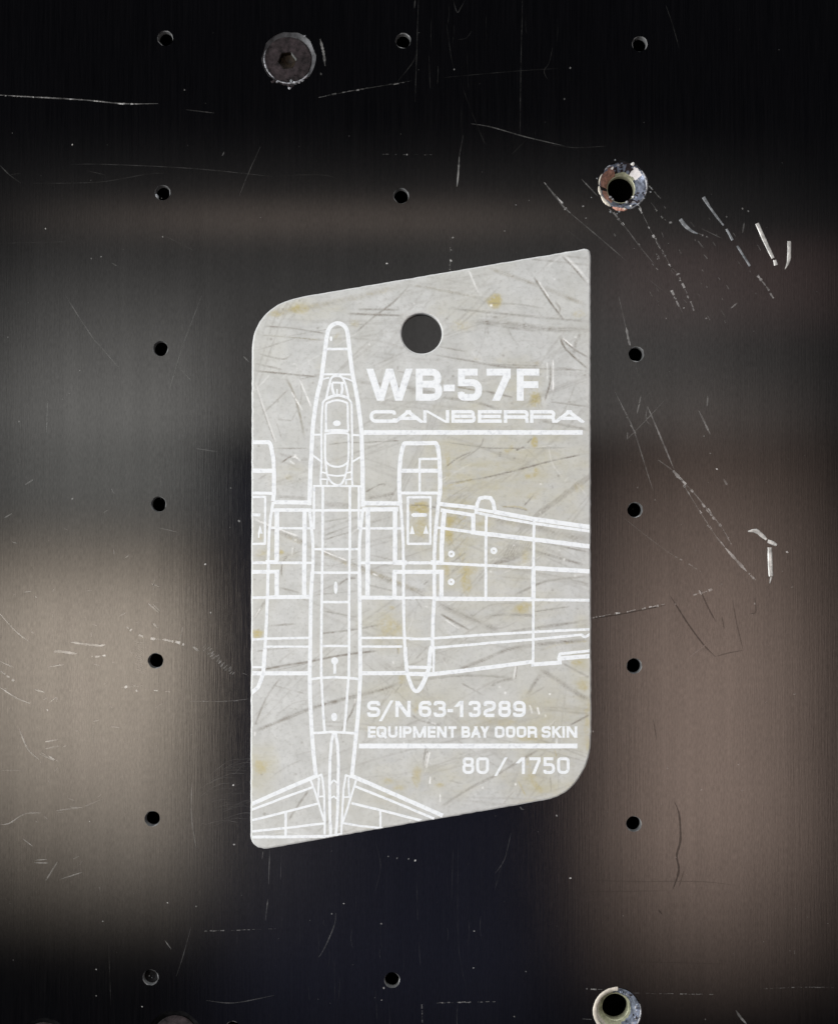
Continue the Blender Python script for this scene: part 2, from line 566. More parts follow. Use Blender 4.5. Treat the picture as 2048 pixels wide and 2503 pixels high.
def inset(poly, d):
    n = len(poly)
    out = []
    area = 0.5 * sum(poly[i - 1][0] * poly[i][1] - poly[i][0] * poly[i - 1][1] for i in range(n))
    s = 1 if area > 0 else -1
    for i in range(n):
        a, b, c = poly[i - 1], poly[i], poly[(i + 1) % n]
        t = np.array([c[0] - a[0], c[1] - a[1]]); t /= np.hypot(*t)
        out.append((b[0] - s * t[1] * d, b[1] + s * t[0] * d))
    return np.array(out)


BEV = 2.4
IN = inset(OUTa, BEV)
HIN = inset(HOLEa, -BEV * 0.9)
STEP = 2.4
gx, gy = np.meshgrid(np.arange(612, 1447, STEP), np.arange(604, 2078, STEP))
G = np.stack([gx.ravel(), gy.ravel()], 1)
G += rng.uniform(-.7, .7, G.shape)
SAFE = inset(OUTa, BEV + 1.6)
G = G[inside_poly(G, SAFE)]
G = G[np.hypot(G[:, 0] - HOLE_C[0], G[:, 1] - HOLE_C[1]) > HOLE_R + BEV + 1.8]
ni, nh = len(IN), len(HIN)
PTS = np.concatenate([IN, HIN, G])
edges = [(i, (i + 1) % ni) for i in range(ni)] + [(ni + i, ni + (i + 1) % nh) for i in range(nh)]
cdt_v, _, cdt_f, vorig, _, _ = delaunay_2d_cdt([Vector(p) for p in PTS], edges, [], 1, 1e-6)
CV = np.array([(v.x, v.y) for v in cdt_v])
tris = np.array([list(f) for f in cdt_f])
cen = CV[tris].mean(1)
tris = tris[np.hypot(cen[:, 0] - HOLE_C[0], cen[:, 1] - HOLE_C[1]) > HOLE_R + BEV * 0.6]

# --- wear painted per vertex: dark rub marks, ochre stains, bright cuts, and their relief
dark = np.zeros(len(CV)); ochre = np.zeros(len(CV)); bright = np.zeros(len(CV)); relief = np.zeros(len(CV))
wob = np.zeros(len(CV))
for k in range(26):
    a = rng.uniform(0, math.pi); f = rng.uniform(.02, .16); p = rng.uniform(0, 6.28)
    wob += np.sin((CV[:, 0] * math.cos(a) + CV[:, 1] * math.sin(a)) * f + p)
wob = wob / 26 ** .5
wob2 = np.zeros(len(CV))
for k in range(40):
    a = rng.uniform(0, math.pi); f = rng.uniform(.18, .8); p = rng.uniform(0, 6.28)
    wob2 += np.sin((CV[:, 0] * math.cos(a) + CV[:, 1] * math.sin(a)) * f + p)
wob2 = wob2 / 40 ** .5


def near(pts, pad):
    P = np.array(pts)
    return np.where((CV[:, 0] > P[:, 0].min() - pad) & (CV[:, 0] < P[:, 0].max() + pad) & (CV[:, 1] > P[:, 1].min() - pad) & (CV[:, 1] < P[:, 1].max() + pad))[0]


def streak(pts, w, s, ch='d', brush=True, cut=0.0):
    """w: width in photograph pixels, s: strength; several parallel hairs make one rub mark"""
    idx = near(pts, w * 2 + 4)
    if not len(idx): return
    P = CV[idx]
    d, t = dist_line(P, catmull(pts, 4) if len(pts) > 2 else pts)
    h = max(w * 0.5, 1.6)
    v = np.clip(1.25 - d / h, 0, 1) ** 0.8
    v *= np.clip(np.minimum(t, 1 - t) * 9 + 0.12, 0, 1)
    if brush and w > 6:
        v *= 0.62 + 0.38 * np.sin(d * 2.1 + 5 * w) * np.sin(t * 17 + w)
    v *= np.clip(0.85 + 0.25 * wob[idx] + 0.16 * wob2[idx], 0.3, 1.25)
    v = np.clip(v * s * (1.4 if ch == 'd' else 1.05), 0, 1)
    arr = {'d': dark, 'y': ochre, 'w': bright}[ch]
    arr[idx] = np.maximum(arr[idx], v) if ch != 'y' else np.clip(arr[idx] + v, 0, 1)
    if ch == 'd' and not cut and w > 2.4: cut = 8e-6
    if cut:
        relief[idx] -= cut * v
        lip = np.exp(-((d - h * 1.5) / (h * .45)) ** 2) * s
        relief[idx] += cut * 0.45 * lip


def blob(c, rx, ry, s, ch='y', rag=0.35):
    idx = near([c], max(rx, ry) * 1.6)
    if not len(idx): return
    P = CV[idx]
    r = np.hypot((P[:, 0] - c[0]) / rx, (P[:, 1] - c[1]) / ry) + rag * 0.6 * wob[idx]
    if ch == 'y': r = r + .22 * wob2[idx]
    v = np.clip((1.15 - r) * 1.6, 0, 1) * s
    if ch == 'y': v = v * np.clip(.85 + .3 * wob2[idx], .25, 1.3)
    arr = {'d': dark, 'y': ochre, 'w': bright}[ch]
    arr[idx] = np.clip(arr[idx] + v, 0, 1)


def S(r, w, s, pts, ch='d', cut=0.0):
    streak(rp(r, pts), w * REG[r][2], s * (1.3 if ch == 'd' else 1.0), ch, True, cut or (14e-6 if ch == 'd' else 0.0))


def Bl(r, x, y, rx, ry, s, ch='y'):
    k = REG[r][2]
    blob(rp(r, [(x, y)])[0], rx * k, ry * k, s, ch)


um = 1e-6
# top left
S('A', 16, .45, [(190, 800), (450, 820), (760, 870)]); S('A', 14, .3, [(110, 880), (500, 910), (700, 930)], 'y'); S('A', 12, .3, [(110, 880), (500, 910), (700, 930)])
S('A', 20, .5, [(960, 680), (1180, 690), (1500, 700)]); S('A', 16, .4, [(1060, 640), (1460, 645)])
S('A', 70, .32, [(200, 690), (500, 640), (900, 560), (1250, 480), (1550, 400)], 'y'); S('A', 60, .22, [(200, 690), (500, 640), (900, 560), (1250, 480), (1550, 400)])
S('A', 18, .4, [(1040, 860), (1200, 720), (1400, 570), (1550, 410)]); S('A', 16, .55, [(80, 1220), (400, 1250), (700, 1280)])
S('A', 12, .4, [(90, 1150), (350, 1210)]); S('A', 12, .3, [(100, 1030), (480, 910)]); S('A', 12, .35, [(90, 1050), (350, 1110), (440, 1060)])
S('A', 34, .42, [(700, 1280), (1200, 1340), (1736, 1400)]); S('A', 26, .3, [(1000, 910), (1250, 940), (1500, 1010)])
S('A', 14, .8, [(430, 1410), (540, 1600)], 'w', 10 * um); S('A', 14, .8, [(510, 1300), (620, 1560)], 'w', 10 * um); S('A', 12, .7, [(440, 1155), (480, 1160), (490, 1230)], 'w')
S('A', 18, .5, [(100, 1350), (200, 1650), (290, 1900)], 'w'); S('A', 14, .4, [(90, 1340), (190, 1650), (280, 1900)])
S('A', 22, .4, [(390, 1290), (480, 1500), (560, 1850)]); S('A', 22, .3, [(390, 1290), (480, 1500), (560, 1850)], 'y')
S('A', 10, .35, [(150, 1640), (400, 1400)]); S('A', 14, .25, [(300, 1680), (440, 1690)]); S('A', 12, .3, [(520, 1300), (760, 1240)])
Bl('A', 500, 640, 130, 50, .45); Bl('A', 280, 690, 90, 45, .4); Bl('A', 1040, 780, 60, 60, .35); Bl('A', 870, 900, 60, 70, .3); Bl('A', 700, 1180, 60, 80, .15)
# top right
S('B', 28, .35, [(0, 400), (300, 450), (680, 530)]); S('B', 28, .3, [(0, 400), (300, 450), (680, 530)], 'y')
S('B', 40, .3, [(700, 235), (1000, 340), (1300, 450), (1650, 600)]); S('B', 40, .22, [(700, 235), (1000, 340), (1300, 450), (1650, 600)], 'y')
S('B', 24, .5, [(390, 620), (700, 650), (1100, 690), (1660, 740)]); S('B', 50, .5, [(600, 740), (1000, 770), (1300, 810), (1665, 815)]); S('B', 26, .4, [(560, 735), (900, 790), (1200, 830)])
S('B', 18, .7, [(1150, 330), (1300, 560), (1440, 740)], 'd', 25 * um); S('B', 14, .8, [(1195, 370), (1290, 520)], 'w')
S('B', 26, .85, [(1420, 120), (1560, 260), (1660, 390)], 'w', 20 * um); S('B', 16, .55, [(1400, 125), (1530, 260), (1640, 390)])
S('B', 18, .65, [(1390, 880), (1450, 1000), (1650, 1180)], 'd', 20 * um); S('B', 16, .6, [(1400, 880), (1500, 980), (1650, 1070)], 'd', 20 * um); S('B', 36, .45, [(1580, 850), (1530, 950), (1520, 1040)])
S('B', 14, .75, [(1410, 890), (1510, 970)], 'w'); S('B', 20, .4, [(1350, 560), (1390, 620), (1370, 680)])
S('B', 16, .4, [(200, 1040), (600, 1110), (900, 1160), (1665, 1190)]); S('B', 60, .3, [(560, 1080), (1250, 1130)], 'y'); S('B', 12, .4, [(270, 970), (520, 1015)]); S('B', 12, .35, [(560, 1130), (1240, 1150)])
S('B', 28, .6, [(300, 1440), (600, 1480), (850, 1560)]); S('B', 18, .45, [(430, 1340), (700, 1390)]); S('B', 18, .4, [(430, 1340), (700, 1390)], 'y'); S('B', 40, .42, [(0, 1380), (300, 1400)]); S('B', 16, .4, [(700, 1380), (960, 1440)])
S('B', 14, .7, [(1270, 1110), (1275, 1280)], 'w'); S('B', 16, .95, [(1325, 1090), (1325, 1380)], 'w', 15 * um); S('B', 16, .6, [(1300, 1130), (1300, 1290), (1250, 1470)], 'd', 15 * um)
S('B', 28, .45, [(1200, 1650), (1665, 1740)]); S('B', 14, .4, [(1300, 1480), (1660, 1525)]); S('B', 18, .6, [(550, 270), (640, 480)], 'w'); S('B', 20, .25, [(1100, 160), (1660, 220)]); S('B', 16, .25, [(1300, 120), (1660, 160)])
S('B', 50, .3, [(1330, 1200), (1660, 1240)]); S('B', 14, .3, [(1340, 1160), (1660, 1200)]); S('B', 14, .3, [(700, 570), (1000, 580), (1250, 620)])
Bl('B', 775, 550, 80, 72, .75); Bl('B', 790, 545, 55, 50, .3); Bl('B', 1150, 1450, 72, 92, .8); Bl('B', 480, 770, 120, 70, .3); Bl('B', 1560, 670, 80, 40, .3); Bl('B', 250, 640, 120, 60, .18)
Bl('B', 755, 590, 14, 14, .8, 'w'); Bl('B', 790, 700, 26, 12, .6, 'd'); Bl('B', 765, 1400, 20, 20, .5, 'd')
# middle left
S('C', 10, .45, [(270, 215), (590, 215)]); S('C', 10, .5, [(780, 180), (960, 160), (1120, 160), (1480, 140)]); S('C', 10, .7, [(1130, 630), (1260, 560), (1310, 555), (1300, 575)])
S('C', 36, .45, [(1150, 690), (1420, 640)]); S('C', 34, .38, [(300, 670), (580, 690)]); S('C', 50, .38, [(740, 740), (1000, 760)])
S('C', 52, .42, [(80, 890), (230, 960), (540, 1100), (960, 1290), (1200, 1390), (1480, 1510), (1736, 1590)]); S('C', 60, .38, [(300, 1010), (540, 1110), (960, 1300), (1300, 1430), (1736, 1610)], 'y')
S('C', 14, .9, [(80, 880), (230, 945), (500, 1045)], 'w'); S('C', 14, .9, [(700, 1170), (960, 1275)], 'w'); S('C', 14, .6, [(1010, 1300), (1130, 1345)], 'd', 12 * um); S('C', 14, .8, [(1200, 1395), (1250, 1420)], 'w')
S('C', 12, .4, [(330, 1250), (540, 1180)]); Bl('C', 345, 1195, 26, 22, .8); S('C', 18, .95, [(447, 1150), (440, 1222)], 'w', 15 * um); S('C', 12, .6, [(460, 1150), (455, 1222)])
S('C', 14, .5, [(340, 1420), (350, 1300), (400, 1230)]); S('C', 12, .4, [(740, 910), (960, 870)]); S('C', 16, .4, [(740, 1040), (980, 950)]); S('C', 10, .4, [(740, 1080), (1000, 1000)]); S('C', 10, .5, [(1180, 920), (1370, 860)])
S('C', 10, .4, [(1180, 1220), (1390, 1270)]); S('C', 14, .6, [(870, 1510), (960, 1450), (1050, 1440)]); S('C', 26, .45, [(80, 1830), (200, 1640)]); S('C', 12, .8, [(90, 1810), (150, 1710)], 'w'); S('C', 14, .4, [(220, 1890), (480, 1870)])
Bl('C', 130, 1960, 60, 60, .4); Bl('C', 1370, 1880, 120, 100, .4); Bl('C', 1380, 1720, 40, 30, .5); Bl('C', 400, 490, 60, 50, .35); S('C', 16, .45, [(660, 1970), (1050, 1920), (1300, 1870)]); S('C', 14, .4, [(740, 1750), (1060, 1810)])
S('C', 16, .9, [(440, 295), (480, 300), (520, 340)], 'w', 15 * um); S('C', 14, .5, [(340, 350), (400, 310), (440, 290), (490, 295)]); S('C', 12, .8, [(420, 335), (465, 365)], 'w'); S('C', 12, .4, [(520, 325), (590, 325)])
S('C', 14, .4, [(330, 1530), (520, 1580)]); S('C', 12, .3, [(120, 510), (200, 460)]); S('C', 12, .35, [(800, 1330), (1060, 1250)]); S('C', 14, .35, [(1140, 1500), (1390, 1560)]); S('C', 12, .3, [(640, 1600), (1060, 1560)])
Bl('C', 860, 200, 90, 120, .12); Bl('C', 1640, 760, 90, 70, .5); Bl('C', 1640, 960, 90, 130, .25); Bl('C', 140, 1060, 50, 80, .4); Bl('C', 140, 1200, 60, 50, .35)
# middle right
Bl('D', 1000, 450, 700, 420, .13); Bl('D', 700, 1250, 600, 420, .12)
S('D', 60, .42, [(350, 200), (360, 400), (340, 550)], 'y'); S('D', 26, .6, [(330, 560), (450, 530), (600, 490)], 'y'); S('D', 14, .55, [(330, 540), (700, 480), (1000, 410), (1300, 330), (1630, 260)])
S('D', 60, .5, [(880, 250), (960, 190)], 'y'); Bl('D', 1155, 150, 30, 60, .7); S('D', 16, .5, [(1090, 160), (1130, 120)]); S('D', 50, .45, [(1060, 480), (1180, 440), (1150, 390)], 'y'); S('D', 12, .5, [(330, 390), (450, 300), (580, 240)])
S('D', 10, .45, [(1060, 740), (1150, 640)]); S('D', 18, .5, [(985, 230), (1060, 195)]); S('D', 30, .4, [(840, 240), (840, 290)])
for k in range(9):
    x = 800 + 26 * k
    S('D', 8, .38, [(x - 60, 1300 - 6 * k), (x + 60, 1220 - 6 * k), (x + 130, 1090 - 4 * k)])
for k in range(12):
    x = 980 + 55 * k
    S('D', 8, .28 + .1 * random.random(), [(x, 1000 - 40 * k), (x + 120, 880 - 40 * k), (x + 260 + 20 * random.random(), 740 - 40 * k)])
for k in range(14):
    y = 560 + 60 * k
    S('D', 7, .26, [(330 + 30 * (k % 3), y + 130), (480 + 60 * random.random(), y)]); S('D', 8, .28, [(420 + 30 * (k % 4), y + 120), (500 + 60 * random.random(), y + 20)], 'y')
S('D', 70, .38, [(720, 850), (1100, 920), (1400, 1000), (1660, 1050)]); S('D', 70, .22, [(720, 850), (1100, 920), (1400, 1000), (1660, 1050)], 'y'); S('D', 28, .45, [(960, 1100), (1200, 1170), (1660, 1300)]); S('D', 16, .4, [(1180, 1070), (1660, 1170)])
Bl('D', 430, 870, 100, 40, .5); Bl('D', 370, 1050, 40, 130, .45); Bl('D', 350, 1320, 40, 110, .3); Bl('D', 520, 1430, 50, 140, .5); Bl('D', 1040, 1690, 90, 60, .6); Bl('D', 580, 1340, 80, 60, .25)
S('D', 22, .4, [(980, 1560), (1150, 1480), (1300, 1430), (1660, 1390)]); S('D', 60, .35, [(250, 1630), (600, 1800), (850, 1900)]); S('D', 20, .55, [(290, 1740), (560, 1890)]); S('D', 16, .4, [(270, 1640), (700, 1840)]); S('D', 12, .6, [(330, 1790), (470, 1880)], 'w')
S('D', 26, .5, [(680, 1780), (850, 1745), (1180, 1755)]); S('D', 12, .4, [(1140, 1720), (1480, 1670)]); S('D', 28, .45, [(900, 1910), (1300, 1850), (1660, 1800)]); S('D', 20, .5, [(850, 750), (1000, 750), (1100, 785)], 'y'); S('D', 10, .5, [(850, 745), (1030, 770), (1100, 790)])
Bl('D', 1570, 560, 60, 60, .3); S('D', 14, .3, [(440, 340), (640, 210), (690, 100)]); S('D', 12, .35, [(300, 150), (600, 190), (800, 210), (1480, 205)]); S('D', 14, .3, [(540, 1800), (740, 1660), (1000, 1640)])
S('D', 10, .35, [(0, 1500), (250, 1640)]); S('D', 12, .3, [(130, 1470), (180, 1430)]); Bl('D', 100, 750, 130, 60, .35); Bl('D', 120, 960, 120, 140, .2); S('D', 14, .5, [(0, 740), (120, 735), (260, 760)])
# lower left
S('E', 36, .58, [(80, 960), (350, 850), (620, 740), (900, 660), (1300, 560), (1500, 480)]); S('E', 26, .3, [(1100, 600), (1300, 560), (1500, 480)], 'y'); S('E', 12, .35, [(80, 205), (600, 140)]); S('E', 22, .55, [(80, 390), (400, 330), (600, 300), (900, 240), (1300, 190)])
S('E', 12, .35, [(300, 380), (600, 310)]); Bl('E', 140, 1300, 70, 90, .55); Bl('E', 1350, 1420, 70, 40, .4); Bl('E', 1450, 1490, 90, 40, .4); Bl('E', 1620, 1400, 50, 100, .25); S('E', 22, .45, [(410, 1790), (500, 1650), (600, 1510)])
S('E', 18, .5, [(900, 950), (1000, 780), (1040, 660)]); S('E', 10, .8, [(1035, 650), (1030, 700)], 'w'); S('E', 12, .5, [(1400, 600), (1480, 500)]); Bl('E', 1190, 930, 90, 80, .25); Bl('E', 1480, 460, 40, 60, .45); Bl('E', 1600, 720, 40, 90, .35)
S('E', 14, .5, [(1700, 1110), (1670, 1290)], 'd', 12 * um); S('E', 12, .8, [(1715, 1150), (1690, 1290)], 'w'); S('E', 18, .35, [(90, 900), (200, 640), (330, 450)]); Bl('E', 180, 1735, 14, 14, .6, 'd'); Bl('E', 830, 680, 40, 20, .5, 'd')
Bl('E', 130, 30, 60, 40, .4); Bl('E', 1350, 130, 130, 100, .22); S('E', 10, .3, [(260, 520), (560, 600)]); S('E', 16, .8, [(90, 960), (88, 1000)], 'w'); S('E', 18, .6, [(1440, 130), (1445, 230)], 'y'); S('E', 10, .6, [(1432, 130), (1438, 230)])
Bl('E', 330, 1910, 60, 50, .15)
# lower right
S('F', 24, .4, [(0, 470), (500, 420), (950, 440)]); S('F', 28, .5, [(750, 520), (850, 470), (960, 450)]); S('F', 34, .45, [(1070, 640), (1150, 500), (1220, 400)]); S('F', 44, .45, [(1200, 360), (1350, 450), (1510, 560), (1660, 650)]); S('F', 20, .4, [(1420, 310), (1665, 440)])
S('F', 36, .45, [(380, 400), (700, 270), (1000, 160), (1665, 90)]); S('F', 26, .6, [(290, 1640), (560, 1460), (800, 1340), (1000, 1220), (1200, 1100)]); S('F', 18, .5, [(1480, 880), (1665, 780)]); Bl('F', 1640, 900, 45, 260, .42); Bl('F', 1600, 520, 60, 70, .4)
Bl('F', 850, 850, 160, 40, .35); Bl('F', 1100, 1000, 160, 32, .35); S('F', 60, .5, [(1080, 1150), (1110, 1300), (1160, 1420), (1240, 1510)], 'y'); S('F', 22, .45, [(1000, 1380), (1080, 1540)], 'y'); Bl('F', 1300, 720, 350, 250, .14); Bl('F', 1250, 1400, 250, 120, .15)
S('F', 16, .95, [(1110, 690), (1135, 770)], 'w'); S('F', 18, .9, [(1180, 710), (1200, 780)], 'w'); S('F', 12, .4, [(1300, 1350), (1310, 1500)]); S('F', 34, .4, [(1150, 1330), (1280, 1370)]); Bl('F', 290, 1430, 70, 30, .45); Bl('F', 60, 1400, 50, 100, .3)
S('F', 16, .55, [(170, 1110), (140, 1280)], 'd', 12 * um); S('F', 14, .8, [(190, 1120), (155, 1280)], 'w'); S('F', 24, .45, [(20, 780), (120, 840), (300, 880)]); S('F', 16, .7, [(200, 850), (250, 870)], 'w'); S('F', 14, .8, [(985, 320), (965, 450)], 'w'); S('F', 12, .5, [(995, 320), (975, 460)], 'd', 12 * um)
S('F', 14, .8, [(195, 1350), (190, 1420)], 'w'); S('F', 14, .7, [(285, 1510), (285, 1590)], 'w'); S('F', 14, .4, [(480, 490), (680, 600)]); S('F', 16, .7, [(1360, 1000), (1355, 1080)], 'w'); S('F', 12, .5, [(1340, 1090), (1360, 1180)], 'y'); Bl('F', 980, 1425, 10, 16, .9, 'w'); Bl('F', 1295, 590, 12, 10, .9, 'w'); Bl('F', 885, 580, 14, 14, .8, 'w')
Bl('F', 320, 270, 20, 30, .45, 'd'); S('F', 18, .4, [(60, 270), (170, 150)]); Bl('F', 1540, 300, 50, 20, .5); Bl('F', 350, 60, 60, 40, .2); S('F', 30, .35, [(1200, 190), (1400, 130), (1660, 100)], 'y')
# fine hairlines all over
for k in range(230):
    x, y = rng.uniform(620, 1440), rng.uniform(620, 2060)
    a = rng.choice([rng.normal(0.12, .12), rng.normal(-.7, .35), rng.normal(-.25, .2), rng.normal(1.2, .3), rng.uniform(0, 3.1)])
    l = rng.gamma(2.0, 26)
    bend = rng.normal(0, .08) * l
    dx, dy = math.cos(a) * l, math.sin(a) * l
    streak([(x, y), (x + dx / 2 - dy / l * bend, y + dy / 2 + dx / l * bend), (x + dx, y + dy)], rng.uniform(2.2, 3.6), rng.uniform(.08, .30), 'd' if rng.random() < .72 else 'w', False)
for k in range(64):
    x, y = rng.uniform(580, 1380), rng.uniform(640, 2020)
    a = rng.choice([rng.normal(0.10, .07), rng.normal(-.32, .1), rng.normal(.42, .1), rng.normal(-.9, .2)])
    l = rng.uniform(160, 520)
    for j in range(rng.integers(2, 5)):
        o = j * rng.uniform(3, 7)
        xx, yy = x - math.sin(a) * o + rng.uniform(-30, 30) * math.cos(a), y + math.cos(a) * o + rng.uniform(-30, 30) * math.sin(a)
        b_ = rng.normal(0, .03) * l
        streak([(xx, yy), (xx + math.cos(a) * l / 2 - math.sin(a) * b_, yy + math.sin(a) * l / 2 + math.cos(a) * b_), (xx + math.cos(a) * l, yy + math.sin(a) * l)], rng.uniform(2.4, 9), rng.uniform(.08, .28), 'd')
for k in range(110):
    blob((rng.uniform(620, 1440), rng.uniform(640, 2050)), rng.uniform(2, 4), rng.uniform(2, 4), rng.uniform(.2, .6), 'd' if rng.random() < .7 else 'w', 0)
for k in range(36):
    blob((rng.uniform(640, 1430), rng.uniform(680, 2000)), rng.uniform(8, 34), rng.uniform(8, 40), rng.uniform(.04, .16), 'y', .6)

tint = np.zeros(len(CV))
for cx_, cy_, rx_, ry_, s_ in [(1130, 1190, 110, 190, .9), (1250, 1130, 210, 110, .7), (1110, 1330, 90, 130, .9), (1230, 1360, 160, 120, .5), (1290, 1480, 90, 60, .5), (1180, 1480, 160, 70, .35), (950, 1530, 70, 60, .7), (1340, 1790, 110, 130, .75), (1310, 1930, 100, 60, .8), (1080, 1900, 120, 60, .5), (960, 1930, 70, 60, .6), (740, 755, 110, 30, .6), (1270, 950, 70, 80, .6),
                              (1180, 760, 110, 40, .25), (640, 1880, 40, 70, .7), (680, 1350, 50, 50, .5), (700, 1160, 60, 40, .35), (1370, 1250, 70, 90, .35), (1020, 1330, 60, 80, .45), (1010, 1700, 110, 50, .5), (1420, 1700, 30, 200, .8), (930, 1760, 60, 30, .5), (1190, 1770, 120, 30, .55)]:
    q = np.hypot((CV[:, 0] - cx_) / rx_, (CV[:, 1] - cy_) / ry_) + .16 * wob
    tint = np.maximum(tint, np.clip((1.25 - q) * 1.1, 0, 1) * s_)
# height: never above the print
zt = TZ + np.clip(relief, -30 * um, 6 * um)
verts = []
for (x, y), z in zip(CV, zt):
    verts.append(at(x, y, TZ).xy.to_tuple() + (float(z),))
faces = [list(map(int, t)) for t in tris]
wear_v = list(zip(dark, ochre, bright))
fix = []
for f in faces:
    a, b_, c = (verts[i] for i in f)
    cr = (b_[0] - a[0]) * (c[1] - a[1]) - (b_[1] - a[1]) * (c[0] - a[0])
    fix.append(f if cr > 0 else f[::-1])
faces = fix
fm = [0] * len(faces); fs = [True] * len(faces)
# map cdt vertices back to the two border loops (input order is kept in vorig)
inv = {}
for o, src in enumerate(vorig):
    for s in src:
        inv[s] = o


def rim(loop_ids, outer_px, flip):
    """bevel from the top face down to the side wall and the side wall to the panel"""
    n = len(loop_ids)
    b0 = len(verts)
    for (x, y) in outer_px:
        p = at(x, y, TZ)
        q = (p.x, p.y)
        verts.append((q[0], q[1], TZ - 90 * um)); wear_v.append((0, 0, 0))
        verts.append((q[0], q[1], 2 * um)); wear_v.append((0, 0, 0))
    for k in range(n):
        j = (k + 1) % n
        a, b_ = loop_ids[k], loop_ids[j]
        c, d = b0 + 2 * k, b0 + 2 * j
        q1, q2 = [a, b_, d, c], [c, d, d + 1, c + 1]
        if flip: q1.reverse(); q2.reverse()
        faces.append(q1); faces.append(q2); fm.extend([1, 1]); fs.extend([False, False])


def loop_ccw(ids):
    P = [verts[i] for i in ids]
    return sum(P[i - 1][0] * P[i][1] - P[i][0] * P[i - 1][1] for i in range(len(P))) > 0


o_ids = [inv[i] for i in range(ni)]
h_ids = [inv[ni + i] for i in range(nh)]
rim(o_ids, OUTa, loop_ccw(o_ids))
rim(h_ids, HOLEa, not loop_ccw(h_ids))

t_base = at(1029, 1340)
tag_root = thing("metal_tag", (t_base.x, t_base.y, 0), "grey scratched aluminium tag etched with a white aircraft plan view, lying on the black panel", "tag")
plate = mesh_obj("plate", verts, faces, [M_TAG, M_EDGE], tag_root, fm, fs)
tn_ = np.zeros(len(plate.data.vertices), dtype=np.float32)
tn_[:len(tint)] = tint
plate.data.attributes.new("tint", 'FLOAT', 'POINT').data.foreach_set("value", tn_)
ca = plate.data.attributes.new("wear", 'FLOAT_COLOR', 'POINT')
ca.data.foreach_set("color", np.array([(*w, 1.0) for w in wear_v], dtype=np.float32).ravel())

# ------------------------------------------------------------------ etched print: strokes united into flat raised sheets
PZ = TZ + 12 * um


class Ink:
    def __init__(self):
        self.polys = []

    def poly(self, pts):
        pts = clip_x(pts, 617.2, 1440.2)
        if len(pts) < 3: return
        a = sum(pts[i - 1][0] * pts[i][1] - pts[i][0] * pts[i - 1][1] for i in range(len(pts)))
        if abs(a) < 0.2: return
        self.polys.append(list(pts) if a > 0 else list(pts)[::-1])

    def disc(self, x, y, rx, ry=None, n=10):
        ry = ry or rx
        self.poly([(x + rx * math.cos(6.28318 * k / n + .3), y + ry * math.sin(6.28318 * k / n + .3)) for k in range(n)])

    def ring(self, x, y, r, ri, n=14):
        for k in range(n):
            a, b = 6.28318 * k / n, 6.28318 * (k + 1) / n
            self.poly([(x + r * math.cos(a), y + r * math.sin(a)), (x + r * math.cos(b), y + r * math.sin(b)), (x + ri * math.cos(b), y + ri * math.sin(b)), (x + ri * math.cos(a), y + ri * math.sin(a))])

    def line(self, pts, w, ext=0.0, rough=0.35, clip=None, square=False):
        """a stroke of width w with slightly uneven edges"""
        pts = list(pts)
        n = len(pts)
        for i in range(n - 1):
            (x0, y0), (x1, y1) = pts[i], pts[i + 1]
            l = math.hypot(x1 - x0, y1 - y0)
            if l < 1e-6: continue
            ux, uy = (x1 - x0) / l, (y1 - y0) / l
            e0 = ext if i == 0 else (w / 2 if square else 0)
            e1 = ext if i == n - 2 else (w / 2 if square else 0)
            x0 -= ux * e0; y0 -= uy * e0; x1 += ux * e1; y1 += uy * e1
            l = math.hypot(x1 - x0, y1 - y0)
            m = max(1, int(l / 7)) if rough else 1
            L, R = [], []
            for k in range(m + 1):
                t = k / m
                j = rough * random.uniform(-1, 1); j2 = rough * random.uniform(-1, 1)
                L.append((x0 + (x1 - x0) * t - uy * (w / 2 + j), y0 + (y1 - y0) * t + ux * (w / 2 + j)))
                R.append((x0 + (x1 - x0) * t + uy * (w / 2 + j2), y0 + (y1 - y0) * t - ux * (w / 2 + j2)))
            pg = L + R[::-1]
            if clip: pg = clip_y(pg, *clip)
            if len(pg) > 2: self.poly(pg)
            if not square and 0 < i: self.disc(pts[i][0], pts[i][1], w / 2, n=8)

    def build(self, name, parent, z=PZ, limit=True):
        vs, fs_ = [], []
        for p in self.polys:
            b = len(vs)
            vs += [Vector(q) for q in p]
            fs_.append(list(range(b, b + len(p))))
        ov_, _, of_, _, _, forig = delaunay_2d_cdt(vs, [], fs_, 1, 1e-4)
        keep = [list(f) for f, o in zip(of_, forig) if len(o)]
        P = np.array([(v.x, v.y) for v in ov_])
        if limit:
            C = np.array([P[f].mean(0) for f in keep])
            ok = inside_poly(C, INK_LIMIT)
            keep = [f for f, k in zip(keep, ok) if k]
        used = sorted({i for f in keep for i in f})
        remap = {u: k for k, u in enumerate(used)}
        V = [at(*P[u], z).to_tuple() for u in used]
        Fo = []
        edge = {}
        for f in keep:
            g = [remap[i] for i in f]
            a, b_, c = (V[i] for i in g)
            if (b_[0] - a[0]) * (c[1] - a[1]) - (b_[1] - a[1]) * (c[0] - a[0]) < 0: g.reverse()
            Fo.append(g)
            for k in range(3):
                e = (g[k], g[(k + 1) % 3])
                if (e[1], e[0]) in edge: edge.pop((e[1], e[0]))
                else: edge[e] = 1
        low = {}
        for a, b_ in edge:
            for i in (a, b_):
                if i not in low:
                    low[i] = len(V)
                    V.append((V[i][0], V[i][1], z - 10 * um))
            Fo.append([b_, a, low[a], low[b_]])
        return mesh_obj(name, V, Fo, M_PRINT, parent)


